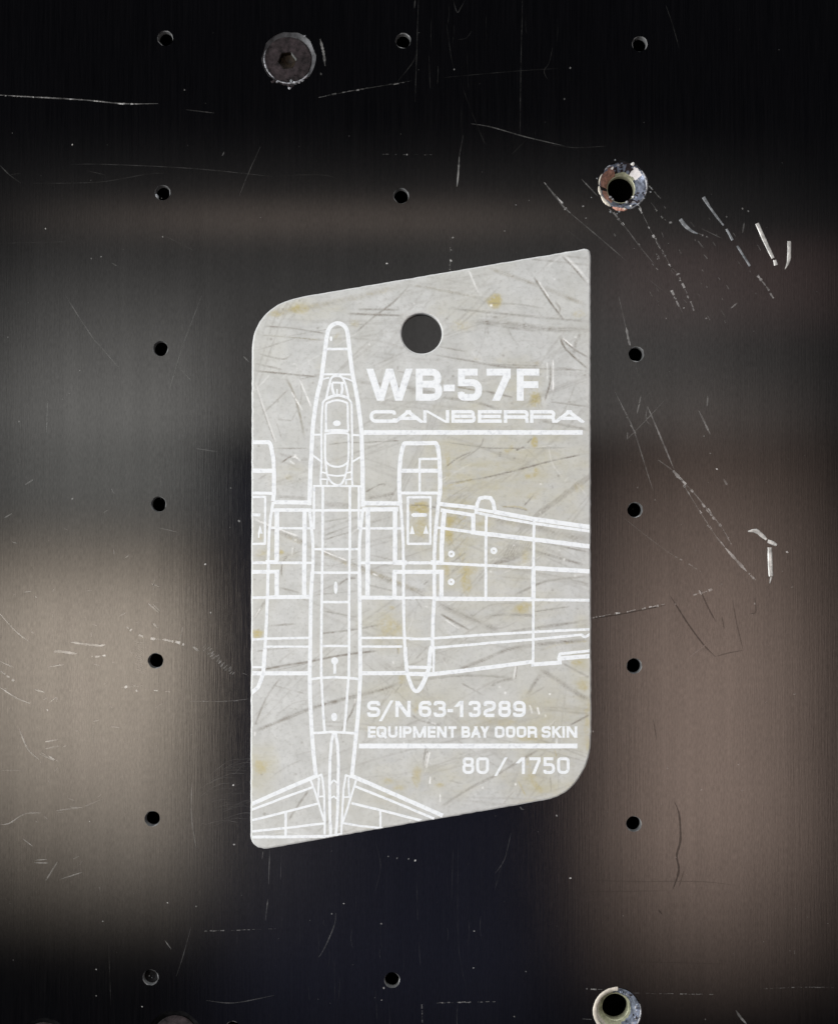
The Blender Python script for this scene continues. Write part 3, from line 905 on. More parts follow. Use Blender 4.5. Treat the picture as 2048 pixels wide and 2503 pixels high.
def clip_y(pg, y0, y1):
    for lim, sgn in ((y0, 1), (y1, -1)):
        out = []
        for i in range(len(pg)):
            a, b = pg[i - 1], pg[i]
            ia, ib = (a[1] - lim) * sgn >= 0, (b[1] - lim) * sgn >= 0
            if ia != ib:
                t = (lim - a[1]) / (b[1] - a[1])
                out.append((a[0] + (b[0] - a[0]) * t, lim))
            if ib: out.append(b)
        pg = out
        if not pg: return []
    return pg


def clip_x(pg, x0, x1):
    return [(x, y) for y, x in clip_y([(y, x) for x, y in pg], x0, x1)]


INK_LIMIT = inset(OUTa, BEV + 0.2)


def st(ink, r, w, pts, curve=False, ext=0.0, tex=0.35):
    p = rp(r, pts)
    if curve: p = catmull(p, 4)
    ink.line(p, w * REG[r][2] * .93, ext, tex if not curve else 0.12)


drawing = None
# ---- fuselage
fu = Ink()
st(fu, 'A', 42, [(622, 2052), (628, 1900), (637, 1750), (655, 1600), (680, 1440), (715, 1300), (735, 1150), (755, 1000), (772, 880), (785, 832), (810, 797), (840, 778), (870, 771), (902, 778), (932, 798), (955, 832), (968, 900), (985, 1050), (1010, 1250), (1045, 1420), (1072, 1600), (1090, 1750), (1096, 1850), (1102, 2052)], True)
st(fu, 'C', 44, [(622, 310), (617, 350), (612, 500), (608, 650), (605, 750)], True); st(fu, 'C', 44, [(1101, 310), (1105, 400), (1106, 600), (1108, 765)], True)
st(fu, 'C', 32, [(605, 790), (622, 950), (637, 1100), (638, 1300), (632, 1390)], True); st(fu, 'C', 32, [(1106, 790), (1095, 900), (1080, 1050), (1075, 1150), (1075, 1400)], True)
st(fu, 'C', 38, [(632, 1380), (625, 1500), (618, 1640), (615, 1900), (612, 2122)], True); st(fu, 'C', 38, [(1075, 1390), (1078, 1600), (1080, 1900), (1080, 2122)], True)
st(fu, 'E', 40, [(612, 150), (608, 400), (610, 600), (618, 800), (630, 1000), (645, 1180), (666, 1380)], True); st(fu, 'E', 40, [(1081, 150), (1083, 400), (1075, 600), (1062, 800), (1043, 1000), (1025, 1180), (1004, 1380)], True)
st(fu, 'A', 26, [(765, 1015), (975, 1015)]); fu.disc(*rp('A', [(808, 918)])[0], 3.4, 6.2)
for x in (648, 1070):
    st(fu, 'C', 24, [(x, 580), (x - 1, 780), (x - 2, 980)])
st(fu, 'C', 26, [(730, 580), (730, 800), (728, 1160), (725, 1400), (720, 1650), (718, 1900), (716, 2122)]); st(fu, 'C', 26, [(985, 580), (985, 800), (985, 1150), (980, 1400), (978, 1650), (978, 2122)])
for y, a, b_ in ((800, 610, 1100), (1166, 650, 1060), (1388, 635, 1065), (1665, 730, 975), (2079, 730, 972)):
    st(fu, 'C', 25, [(a, y), (b_, y)])
fu.disc(*rp('C', [(852, 1530)])[0], 4.6, 16)
st(fu, 'E', 26, [(716, 150), (716, 430), (725, 600), (735, 800), (748, 962)]); st(fu, 'E', 26, [(978, 150), (975, 430), (960, 600), (948, 800), (930, 962)])
fu.disc(*rp('E', [(842, 290)])[0], 9); st(fu, 'E', 29, [(842, 300), (843, 412)]); fu.disc(*rp('E', [(837, 820)])[0], 7.5, 10.5)
st(fu, 'E', 26, [(615, 462), (720, 450), (850, 445), (970, 450), (1070, 462)]); st(fu, 'E', 26, [(640, 972), (830, 960), (1035, 974)])
draw_root = fu.build("fuselage_drawing", tag_root)
# ---- cockpit
ck = Ink()
for w, pts, cv in [(36, [(190, 230), (650, 235)], 0), (30, [(170, 322), (230, 300), (300, 285)], 0), (30, [(530, 290), (600, 310), (670, 340)], 0),
                   (40, [(250, 630), (275, 500), (305, 380), (325, 310), (360, 270), (425, 254), (490, 270), (535, 330), (565, 410), (590, 520), (615, 640)], 1),
                   (34, [(345, 365), (540, 370)], 0), (46, [(345, 375), (350, 470), (380, 570)], 0), (46, [(503, 380), (512, 470), (490, 570)], 0), (28, [(425, 470), (425, 565)], 0),
                   (50, [(285, 612), (340, 590), (430, 572), (520, 585), (585, 612)], 1),
                   (36, [(165, 2040), (160, 1940), (165, 1850), (175, 1640), (172, 1400), (175, 1000), (190, 760), (197, 690), (240, 640), (300, 612)], 1),
                   (36, [(590, 612), (640, 665), (660, 740), (665, 1000), (670, 1400), (665, 1700), (665, 1900), (676, 2040)], 1),
                   (36, [(250, 1145), (245, 1000), (250, 725), (300, 685), (360, 662), (430, 652), (500, 662), (560, 685), (595, 725), (600, 1000), (610, 1145)], 1),
                   (50, [(225, 1150), (420, 1140), (610, 1150)], 0), (34, [(235, 1200), (330, 1185), (430, 1180), (540, 1185), (610, 1197)], 0),
                   (38, [(235, 1190), (230, 1400), (235, 1600), (250, 1750), (265, 1860), (310, 1950), (360, 2000), (430, 2030), (490, 2010), (530, 1950), (560, 1870), (590, 1740), (608, 1600), (615, 1400), (610, 1190)], 1),
                   (36, [(240, 1640), (290, 1690), (350, 1720), (425, 1730), (500, 1720), (560, 1690), (604, 1650)], 1), (32, [(270, 1860), (420, 1880), (545, 1868)], 0),
                   (28, [(170, 1815), (240, 1832)], 0), (28, [(570, 1832), (660, 1815)], 0), (28, [(165, 1930), (268, 1935), (262, 2020)], 0), (28, [(570, 2020), (570, 1940), (665, 1930)], 0),
                   (34, [(35, 2040), (840, 2045)], 0), (36, [(40, 1210), (175, 1210)], 0), (36, [(675, 1215), (790, 1220)], 0), (34, [(35, 1545), (170, 1645)], 0), (34, [(675, 1648), (800, 1572)], 0)]:
    st(ck, 'G', w, pts, bool(cv), 0, .15)
ck.disc(*rp('G', [(422, 1025)])[0], 10, 7.2)
ck.build("cockpit_drawing", tag_root, PZ + 1.2 * um)
# ---- left engine and wing stub
le = Ink()
for w, pts, cv in [(66, [(90, 132), (360, 130), (392, 180), (430, 400), (437, 570), (437, 900), (425, 1030)], 0), (48, [(425, 1040), (390, 1250), (365, 1500), (350, 1900), (350, 2000)], 0),
                   (70, [(100, 565), (420, 565)], 0), (50, [(100, 905), (410, 910)], 0), (38, [(90, 965), (305, 965), (300, 1680), (90, 1680)], 0), (48, [(100, 1237), (232, 1240)], 0),
                   (68, [(430, 1045), (985, 1050)], 0), (58, [(420, 1165), (1000, 1165)], 0), (75, [(482, 1150), (480, 1940)], 0), (70, [(905, 1150), (900, 2060)], 0), (36, [(395, 1440), (1030, 1445)], 0), (45, [(90, 1970), (1060, 1970)], 0), (60, [(310, 1955), (500, 1955)], 0)]:
    st(le, 'M', w, pts, bool(cv))
le.poly(rp('M', [(225, 1395), (188, 1525), (268, 1525)])); st(le, 'M', 26, [(210, 1520), (207, 1590)])
for w, pts in [(40, [(50, 1380), (320, 1378)]), (32, [(217, 1290), (210, 1580), (205, 1700), (200, 1850), (185, 2130)]), (44, [(297, 1370), (297, 1625)]), (26, [(50, 1625), (210, 1620)]), (40, [(210, 1620), (400, 1618), (630, 1615)]),
               (44, [(555, 1250), (555, 1625)]), (24, [(50, 2022), (190, 2010), (620, 2002)]), (22, [(195, 2085), (620, 2085)])]:
    st(le, 'C', w, pts)
for w, pts in [(42, [(187, 180), (180, 250), (170, 400), (150, 470), (120, 540), (40, 610)]), (22, [(50, 350), (160, 350)]), (42, [(50, 408), (620, 408)])]:
    st(le, 'E', w, pts)
le.build("left_wing_drawing", tag_root, PZ + 2.4 * um)
# ---- inner right wing and right engine
ri = Ink()
for w, pts in [(44, [(1110, 732), (1450, 735)]), (44, [(1100, 792), (1440, 790)]), (46, [(1155, 790), (1152, 1620)]), (44, [(1410, 790), (1410, 1300)]), (44, [(1405, 1375), (1405, 1640)]), (24, [(1075, 970), (1495, 970)]), (28, [(1065, 1295), (1760, 1297)]),
               (42, [(1390, 1380), (1736, 1380)]), (40, [(1075, 1622), (1500, 1625)]), (27, [(1480, 1626), (1600, 1628)]), (50, [(1395, 1290), (1520, 1295)]), (24, [(1070, 2003), (1490, 2003), (1600, 2012), (1760, 2010)]), (24, [(1070, 2085), (1480, 2085)]), (30, [(1490, 1300), (1490, 1600), (1495, 1900), (1505, 2130)])]:
    st(ri, 'C', w, pts)
for w, pts in [(68, [(240, 1060), (225, 850), (225, 560), (245, 350), (270, 230), (300, 148), (780, 142), (812, 200), (835, 380), (845, 600), (845, 900), (830, 980), (820, 1060)]), (48, [(235, 1030), (245, 1080), (255, 1180), (270, 1400), (285, 1700), (288, 1960), (288, 2110)]),
               (50, [(820, 1050), (805, 1180), (790, 1400), (765, 1700), (760, 1960), (758, 2110)]), (68, [(240, 565), (830, 565)]), (50, [(255, 905), (830, 905)]), (40, [(535, 890), (535, 385), (820, 385)]),
               (40, [(355, 970), (700, 970), (697, 1680), (355, 1680), (355, 960)]), (62, [(430, 1240), (625, 1240)])]:
    st(ri, 'N', w, pts)
ri.disc(*rp('N', [(432, 1240)])[0], 4); ri.disc(*rp('N', [(624, 1240)])[0], 4)
ri.poly(rp('N', [(420, 1395), (380, 1532), (462, 1532)])); ri.poly(rp('N', [(630, 1392), (588, 1527), (670, 1527)]))
for w, pts in [(24, [(1520, 345), (1760, 350)]), (42, [(1075, 408), (1530, 405)]), (30, [(1500, 407), (1760, 410)])]:
    st(ri, 'E', w, pts)
st(ri, 'E', 38, [(1506, 160), (1510, 250), (1525, 400), (1548, 480), (1580, 555), (1615, 578), (1650, 552), (1688, 480), (1715, 410), (1740, 330)], True)
ri.build("right_engine_drawing", tag_root, PZ + 3.6 * um)
# ---- outer right wing
rw = Ink()
for w, pts in [(40, [(265, 722), (600, 757), (640, 765)]), (36, [(290, 780), (600, 828)]), (44, [(780, 795), (1130, 860), (1480, 910), (1700, 942)]), (28, [(600, 800), (900, 862), (1140, 903), (1700, 980)]), (30, [(620, 772), (800, 800)]),
               (38, [(618, 790), (628, 720), (650, 672), (700, 662), (750, 667), (775, 710), (792, 805)]), (30, [(330, 950), (590, 985)]), (44, [(570, 983), (710, 1000), (1140, 1050), (1700, 1120)]), (42, [(590, 815), (590, 1000)]),
               (28, [(712, 810), (708, 1000), (706, 1300), (706, 1590)]), (28, [(1150, 880), (1148, 1050), (1145, 1320)]), (42, [(1145, 1310), (1145, 1610)]), (26, [(1145, 1600), (1142, 2090)]), (28, [(310, 1272), (700, 1290), (1140, 1315)]), (44, [(1130, 1315), (1700, 1347)]),
               (44, [(325, 780), (310, 950), (300, 1100), (300, 1285)]), (36, [(268, 735), (245, 950), (232, 1200), (232, 1600), (222, 1750), (215, 2090)]), (24, [(240, 942), (320, 945)]), (28, [(0, 1265), (320, 1268)]), (46, [(200, 1265), (320, 1265)]), (42, [(0, 1350), (320, 1350)]),
               (44, [(298, 1335), (298, 1615)]), (26, [(0, 1588), (225, 1590)]), (42, [(225, 1598), (1160, 1602)]), (28, [(1140, 1608), (1700, 1612)]), (26, [(0, 1970), (200, 1970)]), (26, [(215, 1964), (700, 1930), (1140, 1905), (1700, 1878)]),
               (26, [(215, 2052), (700, 2010), (1130, 1975), (1590, 1930), (1603, 1946), (1625, 1951), (1650, 1936), (1690, 1905)])]:
    st(rw, 'D', w, pts)
for x, y in ((390, 1185), (780, 1155), (388, 1443)):
    rw.ring(*rp('D', [(x, y)])[0], 8.6, 2.0)
for w, pts in [(24, [(228, 150), (225, 395)]), (26, [(0, 345), (180, 348)]), (34, [(0, 407), (180, 412)]), (40, [(170, 412), (500, 375), (1150, 290)]), (26, [(1142, 180), (1142, 310)]),
               (40, [(1125, 320), (1405, 298)]), (28, [(1392, 305), (1375, 265), (1390, 220), (1690, 188)]), (42, [(1385, 263), (1700, 237)])]:
    st(rw, 'F', w, pts)
st(rw, 'F', 40, [(208, 150), (195, 200), (180, 350), (152, 430), (115, 510), (85, 555)], True)
rw.build("right_wing_drawing", tag_root, PZ + 4.8 * um)
# ---- tail
tl = Ink()
for w, pts in [(30, [(830, 965), (810, 1080), (800, 1200), (795, 1400), (795, 1600), (800, 1800), (806, 1945)]), (30, [(850, 965), (870, 1080), (878, 1250), (875, 1400), (873, 1600), (865, 1800), (852, 1940)]),
               (40, [(680, 1372), (400, 1490), (30, 1655)]), (24, [(640, 1480), (350, 1585), (30, 1708)]), (24, [(685, 1636), (380, 1715), (30, 1803)]), (24, [(745, 1823), (400, 1865), (30, 1902)]), (30, [(60, 1952), (400, 1950), (780, 1945), (900, 1928)]), (26, [(382, 1705), (380, 1950)]),
               (42, [(1000, 1375), (1200, 1460), (1500, 1592), (1860, 1750)]), (26, [(1030, 1472), (1400, 1620), (1830, 1800)]), (26, [(1000, 1632), (1280, 1700), (1720, 1812)]), (22, [(920, 1820), (1100, 1850), (1330, 1872)]), (24, [(1272, 1690), (1275, 1868)])]:
    st(tl, 'E', w, pts)
for w, pts in [(40, [(770, 480), (830, 408), (900, 460)]), (36, [(765, 792), (840, 748), (890, 805)]), (52, [(430, 350), (510, 320), (570, 290), (600, 400), (630, 700), (635, 1000), (645, 1250), (640, 1560)]), (50, [(520, 350), (515, 500), (505, 750)]), (50, [(345, 410), (420, 600), (480, 780), (560, 1050), (630, 1270)]),
               (40, [(480, 762), (610, 750)]), (50, [(1210, 350), (1180, 335), (1090, 300), (1070, 420), (1040, 600), (1030, 800), (1010, 1150), (995, 1560)]), (45, [(1150, 350), (1150, 560), (1162, 750)]), (50, [(1305, 410), (1250, 600), (1180, 820), (1100, 1080), (1020, 1310)]), (38, [(1040, 770), (1170, 760)])]:
    st(tl, 'L', w, pts, False, 0, .15)
tl.build("tail_drawing", tag_root, PZ + 6 * um)

# ---- lettering: a squared, round-cornered stroke alphabet
GLY = {  # strokes of (u, v, rounded) on the centre-line box
    'W': [[(0, 0, 0), (.27, 1, 0), (.5, 0, 0), (.73, 1, 0), (1, 0, 0)]],
    'B': [[(0, 0, 0), (.95, 0, 1), (.95, .48, 1), (0, .48, 0)], [(0, .48, 0), (1, .48, 1), (1, 1, 1), (0, 1, 0), (0, 0, 0)]],
    '-': [[(0, .5, 0), (1, .5, 0)]],
    '5': [[(.95, 0, 0), (0.02, 0, 0), (0.02, .42, 0), (1, .42, 1), (1, 1, 1), (0, 1, 1), (0, .80, 0)]],
    '7': [[(0, 0, 0), (1, 0, 0), (1, .12, 0), (.34, 1, 0)]],
    'F': [[(0, 1, 0), (0, 0, 0), (1, 0, 0)], [(0, .5, 0), (.94, .5, 0)]],
    'C': [[(1, .30, 0), (1, 0, 1), (0, 0, 1), (0, 1, 1), (1, 1, 1), (1, .70, 0)]],
    'A': [[(0, 1, 0), (.5, 0, 0), (1, 1, 0)], [(.2, .70, 0), (.8, .70, 0)]],
    'N': [[(0, 1, 0), (0, 0, 0)], [(0, 0, 0), (1, 1, 0)], [(1, 1, 0), (1, 0, 0)]],
    'E': [[(1, 0, 0), (0, 0, 0), (0, 1, 0), (1, 1, 0)], [(0, .5, 0), (.95, .5, 0)]],
    'R': [[(0, 1, 0), (0, 0, 0), (1, 0, 1), (1, .56, 1), (0, .56, 0)], [(.62, .56, 0), (.97, .58, 1), (1, 1, 0)]],
    'S': [[(1, .24, 0), (1, 0, 1), (0, 0, 1), (0, .48, 1), (1, .48, 1), (1, 1, 1), (0, 1, 1), (0, .76, 0)]],
    '6': [[(1, .22, 0), (1, 0, 1), (0, 0, 1), (0, 1, 1), (1, 1, 1), (1, .42, 1), (0, .42, 0)]],
    '3': [[(0, .22, 0), (0, 0, 1), (.97, 0, 1), (.97, .48, 1), (.35, .48, 0)], [(.35, .48, 0), (1, .48, 1), (1, 1, 1), (0, 1, 1), (0, .78, 0)]],
    '1': [[(0, .34, 0), (1, 0, 0)], [(1, 0, 0), (1, 1, 0)]],
    '2': [[(0, .26, 0), (0, 0, 1), (1, 0, 1), (1, .48, 1), (0, .66, 1), (0, 1, 0), (1, 1, 0)]],
    '8': [[(.5, 0, 0), (.96, 0, 1), (.96, .47, 1), (.04, .47, 1), (.04, 0, 1), (.5, 0, 0)], [(.5, .47, 0), (1, .47, 1), (1, 1, 1), (0, 1, 1), (0, .47, 1), (.5, .47, 0)]],
    '9': [[(0, .78, 0), (0, 1, 1), (1, 1, 1), (1, 0, 1), (0, 0, 1), (0, .57, 1), (1, .57, 0)]],
    '0': [[(.5, 0, 0), (1, 0, 1), (1, 1, 1), (0, 1, 1), (0, 0, 1), (.5, 0, 0)]],
    'Q': [[(.5, 0, 0), (1, 0, 1), (1, 1, 1), (0, 1, 1), (0, 0, 1), (.5, 0, 0)], [(.62, .66, 0), (1.05, 1.08, 0)]],
    'U': [[(0, 0, 0), (0, 1, 1), (1, 1, 1), (1, 0, 0)]],
    'I': [[(.5, 0, 0), (.5, 1, 0)]],
    'P': [[(0, 1, 0), (0, 0, 0), (1, 0, 1), (1, .58, 1), (0, .58, 0)]],
    'M': [[(0, 1, 0), (0, 0, 0)], [(0, 0, 0), (.5, 1, 0), (1, 0, 0)], [(1, 0, 0), (1, 1, 0)]],
    'T': [[(0, 0, 0), (1, 0, 0)], [(.5, 0, 0), (.5, 1, 0)]],
    'Y': [[(0, 0, 0), (.5, .54, 0), (1, 0, 0)], [(.5, .5, 0), (.5, 1, 0)]],
    'D': [[(0, 1, 0), (0, 0, 0), (1, 0, 1), (1, 1, 1), (0, 1, 0)]],
    'K': [[(0, 0, 0), (0, 1, 0)], [(1, 0, 0), (.08, .52, 0)], [(.3, .40, 0), (1, 1, 0)]],
    '/': [[(0, 1, 0), (1, 0, 0)]],
}
GLY['O'] = GLY['0']


def glyph(ink, ch, x0, x1, y0, y1, w, rad=0.32):
    bx0, bx1, by0, by1 = x0 + w / 2, x1 - w / 2, y0 + w / 2, y1 - w / 2
    for path in GLY[ch]:
        pts = [(bx0 + u * (bx1 - bx0), by0 + v * (by1 - by0), r) for u, v, r in path]
        out = []
        for i, (x, y, r) in enumerate(pts):
            if r and 0 < i < len(pts) - 1:
                a, b = pts[i - 1], pts[i + 1]
                la, lb = math.hypot(a[0] - x, a[1] - y), math.hypot(b[0] - x, b[1] - y)
                R = min(rad * min(bx1 - bx0, by1 - by0), la * .49, lb * .49)
                p = (x + (a[0] - x) / la * R, y + (a[1] - y) / la * R)
                q = (x + (b[0] - x) / lb * R, y + (b[1] - y) / lb * R)
                c1 = (p[0] + (x - p[0]) * .6, p[1] + (y - p[1]) * .6)
                c2 = (q[0] + (x - q[0]) * .6, q[1] + (y - q[1]) * .6)
                out.append(('c', bez(p, c1, c2, q, 5)))
            else:
                out.append(('s', [(x, y)]))
        # split at sharp corners so those keep square joins
        run = []
        flat = []
        for kind, ps in out:
            for p in ps:
                flat.append((p, kind))
        cur = [flat[0][0]]
        for (p, kind) in flat[1:]:
            cur.append(p)
            if kind == 's':
                run.append(cur); cur = [p]
        if len(cur) > 1: run.append(cur)
        closed = math.hypot(flat[0][0][0] - flat[-1][0][0], flat[0][0][1] - flat[-1][0][1]) < 1e-6
        for k, seg_ in enumerate(run):
            if ch in 'WNMYK7/1' and len(seg_) == 2 and abs(seg_[0][0] - seg_[1][0]) > .6 and abs(seg_[0][1] - seg_[1][1]) > .6:
                # slanted stroke cut level at cap height and base line
                (xa, ya), (xb, yb) = sorted(seg_, key=lambda p: p[1])
                hw = w / 2 * min(1.35, math.hypot(xb - xa, yb - ya) / abs(yb - ya)) * (.94 if ch in 'WM' else 1)
                if abs(ya - by0) < .1: ya = y0
                if abs(yb - by1) < .1: yb = y1
                ink.poly([(xa - hw, ya), (xa + hw, ya), (xb + hw, yb), (xb - hw, yb)])
                continue
            e = w / 2
            if closed: e = 0.3
            elif ch in 'C35692S' and (k == 0 or k == len(run) - 1): e = 0.0
            if ch == 'A': e = w * .8
            ink.line(seg_, w, e if len(seg_) == 2 or not closed else 0.3, 0.0, (y0, y1) if ch in 'WANMYK7/1BEFRPDTI52' else None)


def word(name, items, y0, y1, w, z, rad=0.32):
    ink = Ink()
    for ch, x0, x1, *o in items:
        glyph(ink, ch, x0, x1, o[0] if o else y0, o[1] if o else y1, o[2] if len(o) > 2 else w, rad)
    return ink.build(name, tag_root, z)


def xr(r, *v):
    return [REG[r][0] + REG[r][2] * q for q in v]


LZ = PZ + 7.2 * um
word("model_lettering", [('W', 895.5, 1009), ('B', 1016.3, 1080.8), ('-', 1084.5, 1111.5, 940, 956.5, 16.5), ('5', 1118.5, 1178), ('7', 1189, 1248), ('F', 1262.7, 1317.5)], 901, 979.5, 17.0, LZ, .36)
word("name_lettering", [('C', 903.4, 968), ('A', 964, 1032), ('N', 1034.5, 1098), ('B', 1103, 1163), ('E', 1167.6, 1226.4), ('R', 1231, 1292), ('R', 1295, 1357), ('A', 1356, 1425)], 1002.3, 1033.5, 8.4, LZ, .5)
word("serial_lettering", [('S', *xr('J', 108, 308)), ('/', *xr('J', 290, 505), 1712, 1763, 6.6), ('N', *xr('J', 535, 768)), ('6', *xr('J', 888, 1080)), ('3', *xr('J', 1115, 1305)), ('-', *xr('J', 1322, 1408), 1733, 1741, 8), ('1', *xr('J', 1430, 1565)),
                          ('3', *xr('K', 30, 205)), ('2', *xr('K', 240, 418)), ('8', *xr('K', 448, 628)), ('9', *xr('K', 655, 838))], 1713, 1752.8, 8.3, LZ, .42)
word("part_lettering", [(c, *xr('J', a, b_)) for c, a, b_ in (('E', 118, 240), ('Q', 250, 402), ('U', 425, 570), ('I', 595, 632), ('P', 650, 785), ('M', 803, 1002), ('E', 1025, 1145), ('N', 1165, 1315), ('T', 1335, 1460), ('B', 1535, 1670))]
     + [(c, *xr('K', a, b_)) for c, a, b_ in (('A', 66, 198), ('Y', 195, 322), ('D', 400, 540), ('O', 555, 690), ('O', 705, 845), ('R', 862, 998), ('S', 1060, 1190), ('K', 1208, 1345), ('I', 1352, 1392), ('N', 1412, 1565))], 1775.2, 1803.2, 6.5, LZ, .40)
word("number_lettering", [('8', 1130, 1159), ('0', 1163.5, 1195), ('/', *xr('F', 785, 905), 1851, 1897, 6.0), ('1', 1260, 1282.6), ('7', 1293, 1321), ('5', 1327.5, 1356.5), ('0', 1361, 1391.8)], 1851, 1892, 7.4, LZ, .42)
for y0, y1, xa, xb in ((1051.3, 1062.8, 889, 1424), (1817.4, 1829.4, 877, 1410.5)):
    ink = Ink(); ink.line([(xa, (y0 + y1) / 2), (xb, (y0 + y1) / 2)], y1 - y0, 0, .3)
    ink.build("rule_line", tag_root, LZ)

# ------------------------------------------------------------------ scratches on the panel
SC = dict(v=[], f=[], c=[])
DK = dict(v=[], f=[], c=[])
cnt = [0]


def put_ribbon(store, pts, widths, tone):
    cnt[0] += 1
    z = (4 + (cnt[0] % 14) * 0.9) * um
    b = len(store['v'])
    n = len(pts)
    for i, (x, y) in enumerate(pts):
        a = pts[max(0, i - 1)]; c = pts[min(n - 1, i + 1)]
        l = math.hypot(c[0] - a[0], c[1] - a[1]) + 1e-9
        nx, ny = -(c[1] - a[1]) / l, (c[0] - a[0]) / l
        w = widths[i] / 2
        for s_ in (1, -1):
            store['v'].append(at(x + nx * w * s_, y + ny * w * s_, z).to_tuple())
            store['c'].append(tone[i])
    for i in range(n - 1):
        q = [b + 2 * i, b + 2 * i + 1, b + 2 * i + 3, b + 2 * i + 2]
        A, B_, C_ = (store['v'][k] for k in q[:3])
        if (B_[0] - A[0]) * (C_[1] - A[1]) - (B_[1] - A[1]) * (C_[0] - A[0]) < 0: q.reverse()
        store['f'].append(q)


def tone_of(b):
    return 0.50 * b * b


def scratch(pts, w, b, mode='s', store=None):
    """mode s: continuous hair, d: broken into flecks, k: dark groove"""
    store = store or (DK if mode == 'k' else SC)
    P = smooth_path(catmull(pts, 5) if len(pts) > 2 else pts, 3.2)
    n = len(P)
    if n < 3:
        P = smooth_path(pts, max(.6, math.hypot(pts[-1][0] - pts[0][0], pts[-1][1] - pts[0][1]) / 4)); n = len(P)
    if mode == 'd':
        i = 0
        while i < n - 2:
            L = random.choice([1, 1, 2, 2, 3, 4])
            seg_ = P[i:min(n, i + L + 1)]
            m = len(seg_)
            if m > 1:
                k = random.choice([.3, .4, .55, .7, .9, 1.15])
                jx, jy = random.uniform(-.5, .5) * w * .5, random.uniform(-.5, .5) * w * .5
                seg_ = [(x + jx, y + jy) for x, y in seg_]
                put_ribbon(store, seg_, [max(.5, 1.3 * w * k * random.uniform(.4, 1.0)) for q in range(m)], [tone_of(min(1, 1.18 * b * (.5 + .5 * k) * random.uniform(.65, 1.1))) for q in range(m)])
            i += L + random.choice([0, 0, 0, 1, 1, 2, 5])
    else:
        j = 0.0
        Q = []
        for x, y in P:
            j = j * .8 + random.uniform(-.3, .3)
            Q.append((x + j * .4, y + j * .3))
        wd = [max(.35, w * (.6 + .5 * random.random()) * min(1, .25 + 4 * min(i, n - 1 - i) / n)) for i in range(n)]
        if mode == 'k':
            tn = [b] * n
        else:
            ph = random.uniform(0, 6)
            tn = [tone_of(b * (.75 + .3 * math.sin(i * .35 + ph) * random.random())) for i in range(n)]
        put_ribbon(store, Q, wd, tn)


def Z(r, w, b, pts, mode='s'):
    scratch(rp(r, pts), w * (1.2 if r in ('P3', 'P5') else 1.0), b, mode)


def fleck(r, x, y, b, s=3.0):
    (cx, cy), = rp(r, [(x, y)])
    a = random.uniform(0, 3.14)
    dx, dy = math.cos(a) * s * .6, math.sin(a) * s * .6
    put_ribbon(SC, [(cx - dx, cy - dy), (cx, cy), (cx + dx, cy + dy)], [s * .5, s, s * .4], [tone_of(b)] * 3)


